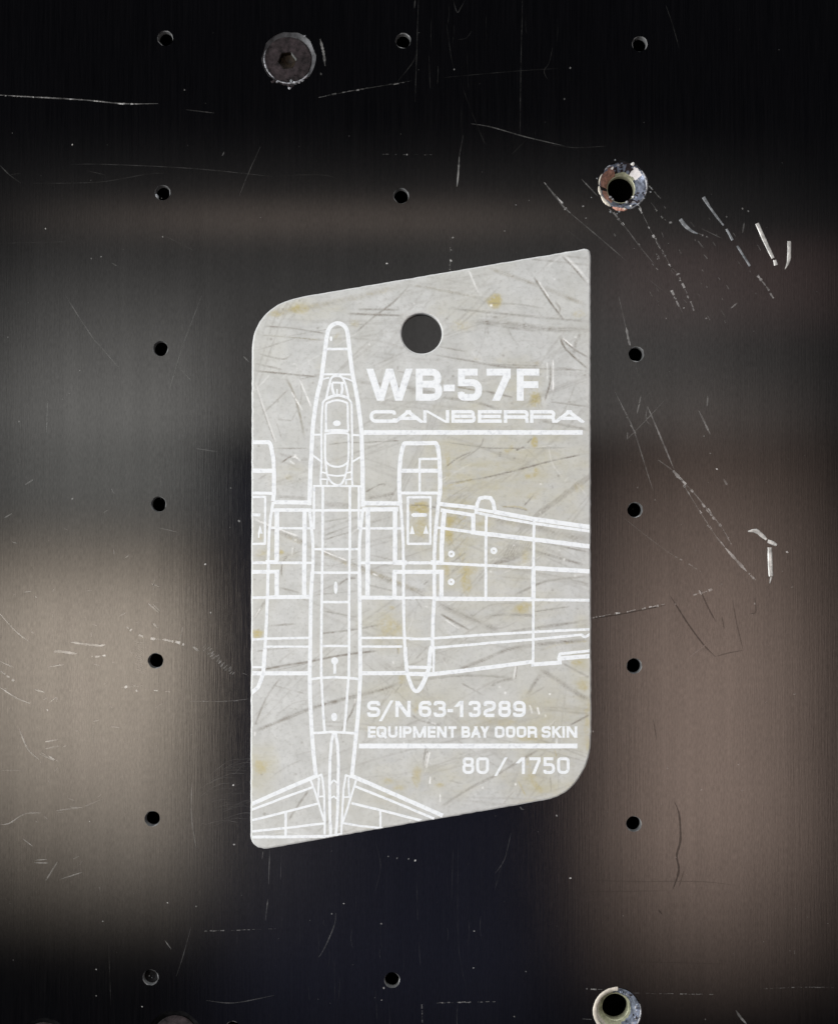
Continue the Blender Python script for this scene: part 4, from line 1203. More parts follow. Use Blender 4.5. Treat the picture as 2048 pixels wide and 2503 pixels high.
for a in [
    ('P1', 3.2, .55, [(0, 575), (200, 588), (500, 605), (740, 628), (960, 628)]), ('P1', 2.6, .7, [(0, 578), (200, 588), (500, 605), (740, 628), (880, 630)], 'd'), ('P1', 2.4, .3, [(1130, 665), (1300, 685)]), ('P1', 2.2, .26, [(430, 1000), (600, 995), (1150, 1020), (1650, 1070)]),
    ('P1', 2, .22, [(200, 1110), (450, 1110), (640, 1100), (900, 1055), (1000, 1050)]), ('P1', 2, .22, [(530, 1035), (640, 1060)]), ('P1', 2.4, .3, [(1450, 1190), (1520, 1020), (1580, 890)]), ('P1', 3, .36, [(400, 1790), (480, 1920), (600, 2100)]), ('P1', 2.4, .34, [(1110, 2090), (1160, 1960), (1225, 1790)]),
    ('P1', 3, .28, [(0, 1000), (60, 1060), (130, 1110)]), ('P1', 3, .4, [(1348, 945), (1360, 920)]), ('P1', 2, .22, [(60, 1060), (130, 1050)]), ('P1', 2.5, .4, [(680, 1595), (710, 1612)]), ('P1', 1.8, .2, [(1000, 1430), (1180, 1520)]), ('P1', 1.8, .18, [(0, 1475), (450, 1465)]),
    ('P2', 6, .62, [(255, 235), (275, 320), (285, 400)]), ('P2', 4, .5, [(258, 440), (262, 455)]), ('P2', 3, .5, [(245, 590), (480, 545), (810, 490)], 'd'), ('P2', 1.6, .3, [(245, 590), (480, 545), (810, 490)]), ('P2', 2, .26, [(850, 0), (840, 300), (830, 620)]), ('P2', 3, .3, [(830, 0), (825, 50)]), ('P2', 2, .24, [(1480, 0), (1470, 400), (1465, 820)]),
    ('P2', 2, .22, [(1660, 290), (1640, 380), (1610, 430), (1630, 480)]), ('P2', 1.8, .2, [(1020, 150), (1050, 360), (1065, 420)]), ('P2', 2.8, .42, [(1170, 750), (1290, 770), (1500, 830), (1736, 885)]), ('P2', 2.2, .3, [(1120, 820), (1095, 960)]), ('P2', 4.2, .75, [(1097, 950), (1090, 1060), (1083, 1132)]), ('P2', 2.0, .27, [(630, 935), (940, 938)], 'd'),
    ('P2', 1.8, .2, [(1210, 770), (1250, 870)]), ('P2', 1.8, .18, [(1000, 470), (1450, 430), (1700, 415)]), ('P2', 5, .5, [(1610, 1105), (1680, 1190), (1730, 1240)]), ('P2', 4, .7, [(1610, 1105), (1680, 1190), (1730, 1240)], 'd'), ('P2', 1.8, .18, [(0, 1065), (260, 1060), (370, 1085)]), ('P2', 1.8, .15, [(1100, 480), (1180, 700), (1260, 880)]), ('P2', 2.2, .2, [(720, 500), (820, 370), (835, 300)]),
    ('P2', 2, .25, [(1060, 0), (1085, 75), (1110, 40), (1130, 0)]), ('P2', 1.8, .18, [(1410, 940), (1500, 850)]), ('P2', 2, .2, [(1090, 240), (1140, 230), (1170, 190)]), ('P2', 2.4, .35, [(1045, 1440), (1040, 1633)], 'd'),
    ('P3', 5, .7, [(0, 1160), (60, 1240), (110, 1290)], 'd'), ('P3', 3.4, .5, [(0, 1160), (60, 1240), (110, 1290)]), ('P3', 2.6, .38, [(110, 1290), (300, 1450), (450, 1580)]), ('P3', 3, .45, [(180, 1085), (280, 1190)]), ('P3', 5.5, .72, [(350, 1270), (440, 1370), (500, 1450), (545, 1500)], 'd'), ('P3', 2.4, .4, [(350, 1270), (440, 1370), (500, 1450), (545, 1510), (620, 1600)]),
    ('P3', 5, .62, [(610, 1595), (655, 1645)], 'd'), ('P3', 4, .65, [(525, 1240), (590, 1380), (690, 1560), (725, 1620)], 'd'), ('P3', 1.8, .35, [(525, 1240), (590, 1380), (690, 1560), (725, 1620), (760, 1660), (820, 1780)]), ('P3', 5.5, .65, [(760, 1660), (820, 1780), (870, 1900)], 'd'), ('P3', 3.6, .55, [(725, 1760), (775, 1865), (800, 1920)], 'd'),
    ('P3', 4, .5, [(590, 1130), (670, 1215)], 'd'), ('P3', 4, .45, [(600, 1230), (690, 1340), (735, 1345)], 'd'), ('P3', 4, .5, [(880, 1415), (965, 1448)], 'd'), ('P3', 2.2, .35, [(905, 1385), (1030, 1445)]), ('P3', 3.4, .42, [(885, 1460), (920, 1505)]), ('P3', 3, .45, [(1165, 1350), (1155, 1415)]),
    ('P3', 4.5, .55, [(1245, 1670), (1300, 1740), (1350, 1815)], 'd'), ('P3', 3.4, .6, [(1085, 1868), (1125, 1835)]), ('P3', 2.4, .34, [(405, 1795), (450, 1990)]), ('P3', 5, .8, [(450, 1985), (462, 2050), (475, 2095)]), ('P3', 1.8, .2, [(690, 30), (735, 160), (770, 290)]), ('P3', 2, .2, [(0, 880), (150, 895), (330, 885)]), ('P3', 2, .22, [(545, 1660), (720, 1800)]), ('P3', 2, .2, [(100, 1400), (200, 1480)]),
    ('P5', 2.6, .45, [(380, 310), (440, 430), (500, 560), (575, 795), (615, 920)]), ('P5', 4.4, .6, [(425, 400), (460, 475), (505, 570)], 'd'), ('P5', 2.2, .4, [(455, 605), (570, 490), (680, 370)]), ('P5', 2, .4, [(455, 605), (460, 560)]), ('P5', 3, .5, [(540, 340), (530, 390), (515, 450)]), ('P5', 3.4, .6, [(580, 405), (650, 570), (740, 785)]), ('P5', 2, .4, [(580, 405), (570, 480), (600, 520)]),
    ('P5', 3, .45, [(645, 730), (730, 790)]), ('P5', 7, .75, [(733, 792), (775, 842)]), ('P5', 4.4, .62, [(775, 840), (870, 940), (950, 1040), (1030, 1140), (1090, 1245)], 'd'), ('P5', 2.4, .5, [(775, 840), (870, 940), (950, 1040), (1030, 1140), (1090, 1245)]), ('P5', 3.6, .6, [(780, 850), (840, 950), (920, 1080), (1000, 1200), (1050, 1265)], 'd'), ('P5', 2.2, .45, [(780, 850), (840, 950), (920, 1080), (1000, 1200), (1050, 1265)]),
    ('P5', 6, .8, [(1050, 1262), (1120, 1340), (1180, 1405)]), ('P5', 4, .5, [(1190, 1415), (1260, 1480)], 'd'), ('P5', 4.4, .55, [(890, 430), (960, 575)]), ('P5', 3.4, .5, [(945, 340), (940, 405)]), ('P5', 4.4, .5, [(1040, 845), (1062, 882)]), ('P5', 2.2, .3, [(435, 1080), (560, 1180), (700, 1285), (770, 1325)]), ('P5', 3.4, .42, [(750, 1315), (910, 1410)], 'd'),
    ('P5', 3.6, .72, [(245, 1685), (430, 1655), (690, 1603)], 'd'), ('P5', 3.6, .5, [(860, 1552), (950, 1520), (1052, 1480)], 'd'), ('P5', 6, .7, [(890, 1520), (912, 1547)]), ('P5', 4, .65, [(745, 1600), (775, 1650)], 'd'), ('P5', 2, .25, [(800, 1950), (960, 1830)]), ('P5', 1.6, .25, [(510, 150), (530, 250)]), ('P5', 1.6, .2, [(470, 440), (540, 380), (620, 295)]),
    ('P4', 2.4, .42, [(290, 370), (285, 560)]), ('P4', 3.4, .62, [(155, 880), (205, 848)]), ('P4', 3.4, .62, [(30, 1080), (75, 1055)]), ('P4', 2.6, .4, [(1190, 660), (1320, 680)]), ('P4', 3, .66, [(0, 1660), (100, 1770), (190, 1840)]), ('P4', 5.5, .72, [(430, 1835), (600, 1855), (640, 1848)]), ('P4', 6.5, .68, [(330, 1900), (350, 1890), (470, 1905)]), ('P4', 5, .8, [(560, 1920), (660, 1915)], 'd'), ('P4', 3.4, .6, [(290, 1985), (390, 1970)]),
    ('P4', 5.4, .64, [(770, 1745), (870, 1800), (1070, 1835), (1130, 1860)], 'd'), ('P4', 6, .7, [(1172, 1862), (1205, 1888)]), ('P4', 4, .62, [(1470, 2020), (1520, 2035)], 'd'), ('P4', 3, .62, [(900, 1600), (970, 1660)]), ('P4', 3, .6, [(930, 1605), (970, 1645)]), ('P4', 3, .55, [(920, 1480), (970, 1500)]), ('P4', 4, .66, [(930, 1720), (957, 1748)]), ('P4', 2.4, .5, [(1110, 1740), (1090, 1830)]), ('P4', 2.6, .45, [(1475, 100), (1510, 135)]),
    ('P4', 2, .36, [(575, 0), (730, 180)]), ('P4', 3, .6, [(0, 1950), (90, 1990)]), ('P4', 4, .62, [(10, 2010), (90, 2070)], 'd'), ('P4', 2, .36, [(1120, 0), (1080, 130), (1020, 330)]), ('P4', 2, .34, [(1085, 165), (1160, 250)]), ('P4', 3, .55, [(145, 1532), (190, 1525)]), ('P4', 2.2, .4, [(960, 1140), (1090, 1170)]), ('P4', 2.4, .36, [(940, 1430), (930, 1520)]), ('P4', 3, .5, [(740, 2108), (860, 2098)], 'd'),
    ('P6', 3.6, .75, [(0, 65), (100, 130), (185, 165)]), ('P6', 4.4, .7, [(210, 80), (270, 97)]), ('P6', 3, .62, [(800, 50), (900, 80), (1040, 95)], 'd'), ('P6', 2.6, .55, [(1150, 150), (1340, 152), (1510, 138)], 'd'), ('P6', 1.8, .4, [(1150, 150), (1340, 152), (1510, 138)]), ('P6', 3.4, .62, [(115, 310), (170, 440), (240, 505)]), ('P6', 3.6, .68, [(275, 398), (350, 384)]), ('P6', 3, .6, [(275, 440), (365, 422)]), ('P6', 4.6, .62, [(250, 460), (365, 520)], 'd'), ('P6', 3.2, .6, [(240, 470), (330, 510)]),
    ('P6', 3, .62, [(0, 900), (60, 890), (150, 835), (250, 828)]), ('P6', 2.6, .58, [(340, 815), (500, 795)]), ('P6', 2, .45, [(500, 795), (630, 740)]), ('P6', 2.6, .55, [(140, 985), (200, 1030)]), ('P6', 3, .58, [(215, 1115), (285, 1110)]), ('P6', 3.4, .58, [(210, 1130), (295, 1132)]), ('P6', 4, .6, [(280, 1240), (350, 1125)]), ('P6', 3, .58, [(370, 1230), (500, 1188)]), ('P6', 3, .46, [(1165, 640), (1162, 850), (1190, 1040)]),
    ('P6', 2.4, .45, [(1590, 1110), (1595, 1060)]), ('P6', 2.4, .45, [(1635, 1050), (1630, 1260)]), ('P6', 2.4, .45, [(1610, 1480), (1625, 1350)]), ('P6', 2.2, .36, [(1240, 1545), (1700, 1530)], 'd'), ('P6', 2, .33, [(1160, 1520), (1110, 1700), (1070, 1820)]), ('P6', 1.8, .2, [(660, 1620), (675, 2000)]), ('P6', 2.2, .38, [(1250, 1965), (1420, 1980), (1660, 1935)]), ('P6', 2.4, .5, [(1000, 1600), (1040, 1655)]), ('P6', 2, .6, [(300, 160), (345, 130), (345, 155)]),
    ('P6', 2, .35, [(640, 160), (690, 195)]), ('P6', 2, .35, [(940, 195), (990, 160)]), ('P6', 2, .45, [(280, 1240), (330, 1165)]), ('P6', 1.8, .4, [(0, 570), (150, 570)]),
    ('P7', 3, .55, [(1465, 790), (1475, 805), (1492, 808)]), ('P7', 2.2, .3, [(1410, 950), (1370, 1110), (1310, 1200)]), ('P7', 3, .4, [(350, 1435), (340, 1510), (280, 1650), (245, 1705)]), ('P7', 2.2, .36, [(870, 1990), (873, 2100)], 'd'), ('P7', 2.6, .46, [(960, 1980), (1320, 1972)], 'd'), ('P7', 1.6, .18, [(1090, 1010), (1090, 1600), (1140, 1900)]), ('P7', 2.4, .18, [(590, 1000), (620, 1150), (590, 1300)]), ('P7', 2.4, .18, [(840, 1250), (845, 1480)]),
    ('P7', 2.4, .18, [(1060, 1050), (1050, 1350)]), ('P7', 2.2, .16, [(340, 1700), (345, 2000)]), ('P7', 2.6, .16, [(590, 1900), (600, 2100)]), ('P7', 1.8, .2, [(1360, 1120), (1310, 1300)]),
    ('P8', 3.4, .6, [(210, 1895), (320, 1900)], 'd'), ('P8', 2.4, .42, [(490, 1920), (1000, 1930)], 'd'), ('P8', 2.2, .32, [(1285, 1895), (1500, 1885), (1730, 1887)], 'd'), ('P8', 5, .5, [(1115, 2025), (1145, 2070), (1180, 2108)]), ('P8', 3, .45, [(185, 2078), (240, 2080)], 'd'), ('P8', 3, .5, [(1470, 1662), (1472, 1685)]), ('P8', 3, .45, [(1145, 695), (1162, 688)]), ('P8', 3, .5, [(1462, 110), (1480, 107)]),
]:
    Z(*a)
# cross-hatched rub between hole and tag, fan of faint wipe marks, hatching
for k in range(34):
    t = k / 33
    x, y = 1250 + 160 * t + random.uniform(-14, 14), 1872 + 145 * t + random.uniform(-14, 14)
    Z('P4', 2.6, random.uniform(.4, .66), [(x - 9, y + 10), (x + 9, y - 8)])
for k in range(16):
    y = 1830 + 12 * k
    Z('P4', 1.4, .36, [(820 + random.uniform(-10, 10), y), (880 + random.uniform(-20, 20), y + 14)])
for k in range(30):
    a = random.uniform(-.5, .5)
    x, y = random.uniform(1150, 1420), random.uniform(560, 950)
    Z('P6', 1.5, random.uniform(.18, .34), [(x, y), (x + 120 * math.cos(a), y - 60 + 90 * math.sin(a)), (x + 230 * math.cos(a), y - 60 + 130 * math.sin(a))])
for k in range(60):     # faint hairs with the brushing in the rubbed zones
    r, x, y = random.choice([('P4', random.uniform(900, 1480), random.uniform(700, 2000)), ('P6', random.uniform(500, 1480), random.uniform(0, 1900)), ('P7', random.uniform(0, 1300), random.uniform(1000, 2000)), ('P2', random.uniform(900, 1700), random.uniform(0, 800))])
    l = random.uniform(40, 240)
    Z(r, 1.3, random.uniform(.14, .30), [(x, y), (x + random.uniform(-6, 6), y + l / 2), (x + random.uniform(-10, 10), y + l)])
for k in range(40):
    r, x, y = random.choice([('P4', random.uniform(0, 900), random.uniform(900, 2000)), ('P6', random.uniform(0, 700), random.uniform(0, 1300))])
    a = random.uniform(0, 3.14); l = random.uniform(10, 60)
    Z(r, random.uniform(1.4, 2.6), random.uniform(.4, .6), [(x, y), (x + l * math.cos(a), y + l * math.sin(a) * .6)])
for r, x, y, b_, *s in [('P1', 440, 877, .9), ('P1', 278, 1386, .8), ('P1', 615, 1556, .6), ('P1', 988, 1435, .6), ('P1', 1120, 545, .5), ('P1', 555, 1567, .5), ('P1', 50, 2045, .4), ('P2', 1058, 1440, .6, 4), ('P2', 1048, 1515, .5), ('P2', 1046, 1580, .85, 5), ('P2', 1040, 1633, .5), ('P2', 658, 1597, .95, 4),
                        ('P2', 780, 937, .7), ('P2', 1440, 1242, .5), ('P2', 1372, 1400, .5), ('P2', 1066, 421, .6), ('P3', 1155, 1265, .5, 4), ('P3', 1190, 1280, .5, 4), ('P3', 190, 1250, .6, 4), ('P3', 207, 1322, .55), ('P3', 725, 1765, .8, 4), ('P3', 935, 1930, .5, 4), ('P3', 693, 1930, .45), ('P3', 77, 600, .35, 4), ('P3', 112, 412, .5, 4), ('P3', 712, 1605, .8, 4),
                        ('P3', 640, 1570, .5), ('P3', 590, 1380, .7), ('P3', 800, 1867, .7), ('P4', 1245, 1362, .95, 4), ('P4', 1278, 1655, .8), ('P4', 440, 965, .6, 4), ('P4', 1450, 1100, .6, 5), ('P4', 1400, 900, .5), ('P4', 485, 188, .5), ('P4', 118, 497, .6), ('P4', 220, 1560, .6), ('P5', 1000, 785, .9, 4), ('P5', 1425, 1288, .75, 5), ('P5', 960, 690, .5), ('P5', 520, 897, .4), ('P5', 625, 972, .4), ('P5', 1230, 1600, .6, 4), ('P5', 1455, 1500, .4), ('P5', 922, 585, .5),
                        ('P6', 765, 65, .95, 6), ('P6', 1415, 660, .95, 4), ('P6', 1420, 1020, .75, 4), ('P6', 1017, 1373, .8), ('P6', 585, 1777, .7), ('P6', 863, 2003, .75), ('P6', 545, 880, .6), ('P6', 625, 1485, .6), ('P6', 1190, 1395, .55), ('P6', 585, 1937, .5), ('P6', 290, 205, .7, 4), ('P6', 830, 88, .8, 4), ('P7', 830, 1117, .95, 4), ('P7', 790, 1107, .6), ('P7', 720, 1103, .5), ('P7', 667, 1092, .5), ('P7', 398, 1378, .75),
                        ('P7', 625, 1500, .5, 4), ('P7', 1187, 1545, .7), ('P7', 1183, 1768, .7), ('P7', 640, 1890, .7, 4), ('P7', 627, 1963, .55), ('P7', 1430, 2063, .55), ('P7', 1500, 1790, .45), ('P7', 325, 1440, .6), ('P8', 250, 335, .8, 4), ('P8', 30, 845, .65, 4), ('P8', 113, 1224, .9, 4), ('P8', 905, 688, .5), ('P8', 1130, 535, .5), ('P8', 700, 557, .45), ('P8', 755, 1097, .7), ('P8', 930, 2080, .4)]:
    fleck(r, x, y, b_, *s)
for k in range(150):
    cx, cy = random.uniform(10, 2040), random.uniform(60, 2490)
    s = random.uniform(1.0, 2.0); a = random.uniform(0, 3.1)
    put_ribbon(SC, [(cx - s * math.cos(a) * .6, cy - s * math.sin(a) * .6), (cx, cy), (cx + s * math.cos(a) * .6, cy + s * math.sin(a) * .6)], [s * .5, s, s * .4], [tone_of(random.uniform(.25, .5))] * 3)
for k in range(46):
    x, y = random.uniform(330, 1250), random.uniform(1240, 1950)
    if y - 1240 > (x - 250) * 1.6 or y - 1240 < (x - 1000) * .9: continue
    l = random.uniform(8, 46); a_ = random.gauss(1.06, .1)
    Z('P3', random.uniform(1.4, 3.2), random.uniform(.22, .5), [(x, y), (x + l * math.cos(a_), y + l * math.sin(a_))], random.choice(['s', 'd', 's']))
# dark grooves
for a in [('P5', 3.4, .24, [(715, 1550), (760, 1620), (830, 1730), (920, 1850), (990, 1922)], 'k'), ('P5', 2.2, .33, [(990, 1922), (1080, 1898), (1160, 1885)], 'k'), ('P5', 1.8, .30, [(1160, 1885), (1120, 1720), (1095, 1580)], 'k'), ('P5', 3, .28, [(900, 1520), (950, 1630), (995, 1712)], 'k'), ('P5', 2.4, .31, [(1030, 1680), (1045, 1755)], 'k'), ('P5', 2.2, .33, [(1230, 1560), (1235, 1650), (1200, 1662)], 'k'),
          ('P5', 3, .31, [(245, 1692), (430, 1662), (690, 1610)], 'k'), ('P8', 5.4, .24, [(745, 765), (770, 830), (780, 950), (775, 1020), (757, 1090), (770, 1180), (735, 1290)], 'k'), ('P8', 2.4, .33, [(800, 1180), (770, 1280)], 'k'), ('P8', 3.4, .28, [(645, 1415), (670, 1445)], 'k'), ('P8', 2.6, .31, [(615, 265), (635, 385)], 'k'), ('P8', 2.2, .40, [(240, 1235), (500, 1245), (900, 1245), (1120, 1270)], 'k'), ('P8', 1.8, .42, [(150, 1310), (700, 1300)], 'k'),
          ('P8', 1.6, .42, [(480, 1730), (1050, 1745)], 'k')]:
    Z(*a)


def store_obj(name, store, mat):
    o = mesh_obj(name, store['v'], store['f'], mat, panel)
    c = o.data.attributes.new("tone", 'FLOAT_COLOR', 'POINT')
    arr = np.array(store['c'], dtype=np.float32)
    c.data.foreach_set("color", np.stack([arr, arr * .985, arr * .96, np.ones_like(arr)], 1).ravel())
    o["kind"] = "stuff"
    return o


store_obj("scratches", SC, M_SCR)
store_obj("dark_grooves", DK, M_GROOVE)


# ------------------------------------------------------------------ bright gouges: raised, faceted curls of bare metal
def gouge(pts, widths, h=0.05 * MM, mat=None):
    P = catmull(pts, 4) if len(pts) > 2 else smooth_path(pts, 6)
    n = len(P)
    V, F = [], []
    for i, (x, y) in enumerate(P):
        a, c = P[max(0, i - 1)], P[min(n - 1, i + 1)]
        l = math.hypot(c[0] - a[0], c[1] - a[1]) + 1e-9
        nx, ny = -(c[1] - a[1]) / l, (c[0] - a[0]) / l
        t = i / (n - 1)
        k = t * (len(widths) - 1); k0 = min(int(k), len(widths) - 2)
        w = (widths[k0] + (widths[k0 + 1] - widths[k0]) * (k - k0)) / 2 * random.uniform(.93, 1.07)
        for s_, z in ((1, 2 * um), (.62, h), (-.55, h * .8), (-1, 2 * um)):
            V.append(at(x + nx * w * s_, y + ny * w * s_, z * (1 if z < 1e-5 else random.uniform(.8, 1.15))).to_tuple())
    for i in range(n - 1):
        for j in range(3):
            F.append([4 * i + j, 4 * i + j + 1, 4 * i + 5 + j, 4 * i + 4 + j])
    F.append([0, 1, 2, 3]); F.append([4 * n - 1, 4 * n - 2, 4 * n - 3, 4 * n - 4])
    o = mesh_obj("gouge", V, F, mat or M_SLIVER, panel)
    bm = bmesh.new(); bm.from_mesh(o.data); bmesh.ops.recalc_face_normals(bm, faces=bm.faces); bm.to_mesh(o.data); bm.free()
    return o


gouge(rp('P3', [(1243, 1354), (1290, 1460), (1340, 1565)]), [9, 9.5, 8])
gouge(rp('P3', [(1350, 1576), (1358, 1608)]), [8, 9])
gouge(rp('P3', [(1438, 1462), (1437, 1560), (1428, 1600), (1412, 1632)]), [9, 9, 6, 1.5])
gouge(rp('P5', [(1188, 1163), (1235, 1160), (1270, 1185), (1300, 1212)]), [3, 10, 10, 6])
gouge(rp('P5', [(1308, 1222), (1335, 1232), (1362, 1246)]), [8, 10, 6])
gouge(rp('P5', [(1320, 1260), (1322, 1350), (1327, 1436)]), [10, 11, 10])
gouge(rp('P5', [(1329, 1440), (1320, 1478)]), [5, 2])
gouge(rp('P3', [(778, 1328), (810, 1370), (850, 1402), (882, 1416)]), [9, 9, 6, 3], 0.03 * MM, M_DULL)
gouge(rp('P3', [(918, 1195), (960, 1260), (1000, 1315), (1040, 1366)]), [9, 5, 5, 4], 0.03 * MM, M_DULL)
gouge(rp('P3', [(1058, 1388), (1095, 1456)]), [5, 6], 0.03 * MM, M_DULL)
gouge(rp('P3', [(1123, 1490), (1200, 1612)]), [5, 5], 0.03 * MM, M_DULL)


# ------------------------------------------------------------------ socket screws
def lathe(name, c, prof, mats, parent, n=48, fm=None, jit=0.0, smooth=True):
    """prof: (radius, z) from the outside in"""
    V, F, M_ = [], [], []
    for i, (r, z) in enumerate(prof):
        for k in range(n):
            a = 2 * math.pi * k / n
            rr = r * (1 + jit * random.uniform(-1, 1))
            V.append((c.x + rr * math.cos(a), c.y + rr * math.sin(a), z + jit * r * .5 * random.uniform(-1, 1)))
    for i in range(len(prof) - 1):
        for k in range(n):
            j = (k + 1) % n
            F.append([i * n + k, i * n + j, (i + 1) * n + j, (i + 1) * n + k])
            M_.append(fm[i] if fm else 0)
    return mesh_obj(name, V, F, mats, parent, M_, smooth)


def socket_screw(x, y, label, dz=-0.30 * MM, head_r=58.5, rot=0.2, mat=None):
    c = at(x, y)
    root = thing("socket_screw", (c.x, c.y, -PT), label, "screw", "countersunk screws in the panel")
    R = head_r * PX
    hexr = 23 * PX
    n = 48
    # head: flat top with a hexagonal opening, small rounded shoulder, conical underside
    V, F = [], []

    def hexpt(a, r):
        q = (a - rot) % (math.pi / 3) - math.pi / 6
        return r * math.cos(math.pi / 6) / math.cos(q)
    prof = [(44 * PX * .62, -1.5 * MM, 0), (44 * PX * .93, -PT, 0), (R * .985, dz - .10 * MM, 0), (R, dz - .04 * MM, 0), (R * .965, dz, 0), (R * .7, dz + 4 * um, 0), (hexr * 1.1, dz, 1), (hexr, dz - .05 * MM, 1)]
    for r, z, hx in prof:
        for k in range(n):
            a = 2 * math.pi * k / n
            rr = hexpt(a, r) if hx else r * (1 + .004 * random.uniform(-1, 1))
            V.append((c.x + rr * math.cos(a), c.y + rr * math.sin(a), z))
    for i in range(len(prof) - 1):
        for k in range(n):
            j = (k + 1) % n
            F.append([i * n + k, i * n + j, (i + 1) * n + j, (i + 1) * n + k])
    mesh_obj("head", V, F, mat or M_SCREW, root, None, False)
    V, F, fm_ = [], [], []
    hp = [(hexr * .998 * math.cos(rot + math.pi / 3 * k), hexr * .998 * math.sin(rot + math.pi / 3 * k)) for k in range(6)]
    for z in (dz - .04 * MM, dz - .75 * MM):
        V += [(c.x + a * (1 if z > dz - .1 * MM else .92), c.y + b * (1 if z > dz - .1 * MM else .92), z) for a, b in hp]
    V.append((c.x, c.y, dz - .95 * MM))
    for k in range(6):
        j = (k + 1) % 6
        F.append([k, 6 + k, 6 + j, j]); fm_.append(1 if k in (0,) else 0)  # first wall takes the painted lit colour
        F.append([6 + k, 12, 6 + j]); fm_.append(0)
    mesh_obj("hex_socket", V, F, [M_SOCKET, M_LIT_FLANK], root, fm_)
    return root


def crumb(x, y, s, mat, parent, z=0.0, name="burr", flat=.5):
    c = at(x, y, z)
    bm = bmesh.new()
    bmesh.ops.create_icosphere(bm, subdivisions=1, radius=1)
    for v in bm.verts:
        k = random.uniform(.6, 1.3)
        v.co = Vector((c.x + v.co.x * s * PX * k, c.y + v.co.y * s * PX * k * random.uniform(.7, 1.2), z + v.co.z * s * PX * flat * k))
    me = bpy.data.meshes.new(name); bm.to_mesh(me); bm.free()
    me.materials.append(mat)
    return link(bpy.data.objects.new(name, me), parent)


def arc_lip(c, r, a0, a1, w, h, mat, parent, name="lip", n=18, z=0.0, taper=True):
    """a curled sliver of metal following an arc of a rim (angles in picture sense: up is +90)"""
    V, F = [], []
    for i in range(n + 1):
        t = i / n
        a = math.radians(a0 + (a1 - a0) * t)
        k = (math.sin(math.pi * min(1, max(0, t * 1.0))) ** .5 if taper else 1) * random.uniform(.85, 1.12)
        k = max(k, .12)
        for dr, zz in ((w * .5 * k, 0), (w * .25 * k, h * k), (-w * .2 * k, h * .8 * k), (-w * .5 * k, -h * .4)):
            V.append((c.x + (r + dr) * math.cos(a), c.y + (r + dr) * math.sin(a), z + zz))
    for i in range(n):
        for j in range(3):
            F.append([4 * i + j, 4 * i + 4 + j, 4 * i + 5 + j, 4 * i + 1 + j])
    o = mesh_obj(name, V, F, mat, parent, None, True)
    bm = bmesh.new(); bm.from_mesh(o.data); bmesh.ops.recalc_face_normals(bm, faces=bm.faces); bm.to_mesh(o.data); bm.free()
    return o


s0 = socket_screw(702.5, 145.5, "dark socket screw with chipped bright rim, beside a curved nick above the tag", rot=math.radians(8))
cs = at(706.5, 142.5)
x0, y0, k0 = 600, 50, .12673
for a in [(-100, -60), (-85, -50), (-118, -92), (-62, -38)]:
    arc_lip(cs, 62 * PX, a[0], a[1], 5 * PX, .06 * MM, M_BURR, s0, "burr")
for x, y, s in [(700, 1200, 5), (745, 1225, 4), (840, 1260, 5), (900, 1270, 5), (960, 1200, 4.5), (1040, 1185, 5), (1100, 1160, 4), (1180, 1110, 3.5), (560, 1170, 5), (520, 1190, 4), (800, 1150, 4), (880, 1170, 4), (850, 1310, 4), (620, 1190, 4), (945, 1050, 3.2), (1145, 300, 3), (680, 1170, 4)]:
    crumb(x0 + x * k0, y0 + y * k0, s, random.choice([M_BURR, M_SCREW, M_DULL, M_BURR, M_SCREW]), s0, -0.02 * MM)
arc_lip(cs, 60.5 * PX, 160, 235, 4.2 * PX, .05 * MM, M_BURR, s0, "burr")
s1 = socket_screw(428, 2541, "dark socket screw sunk below the row of small holes, beside a small hole", -.42 * MM, 55, .3, M_SCREW)
s2 = socket_screw(106, 2558, "dark socket screw sunk in a recess towards the panel corner, away from the small holes", -.42 * MM, 55, .5, M_SCREW)


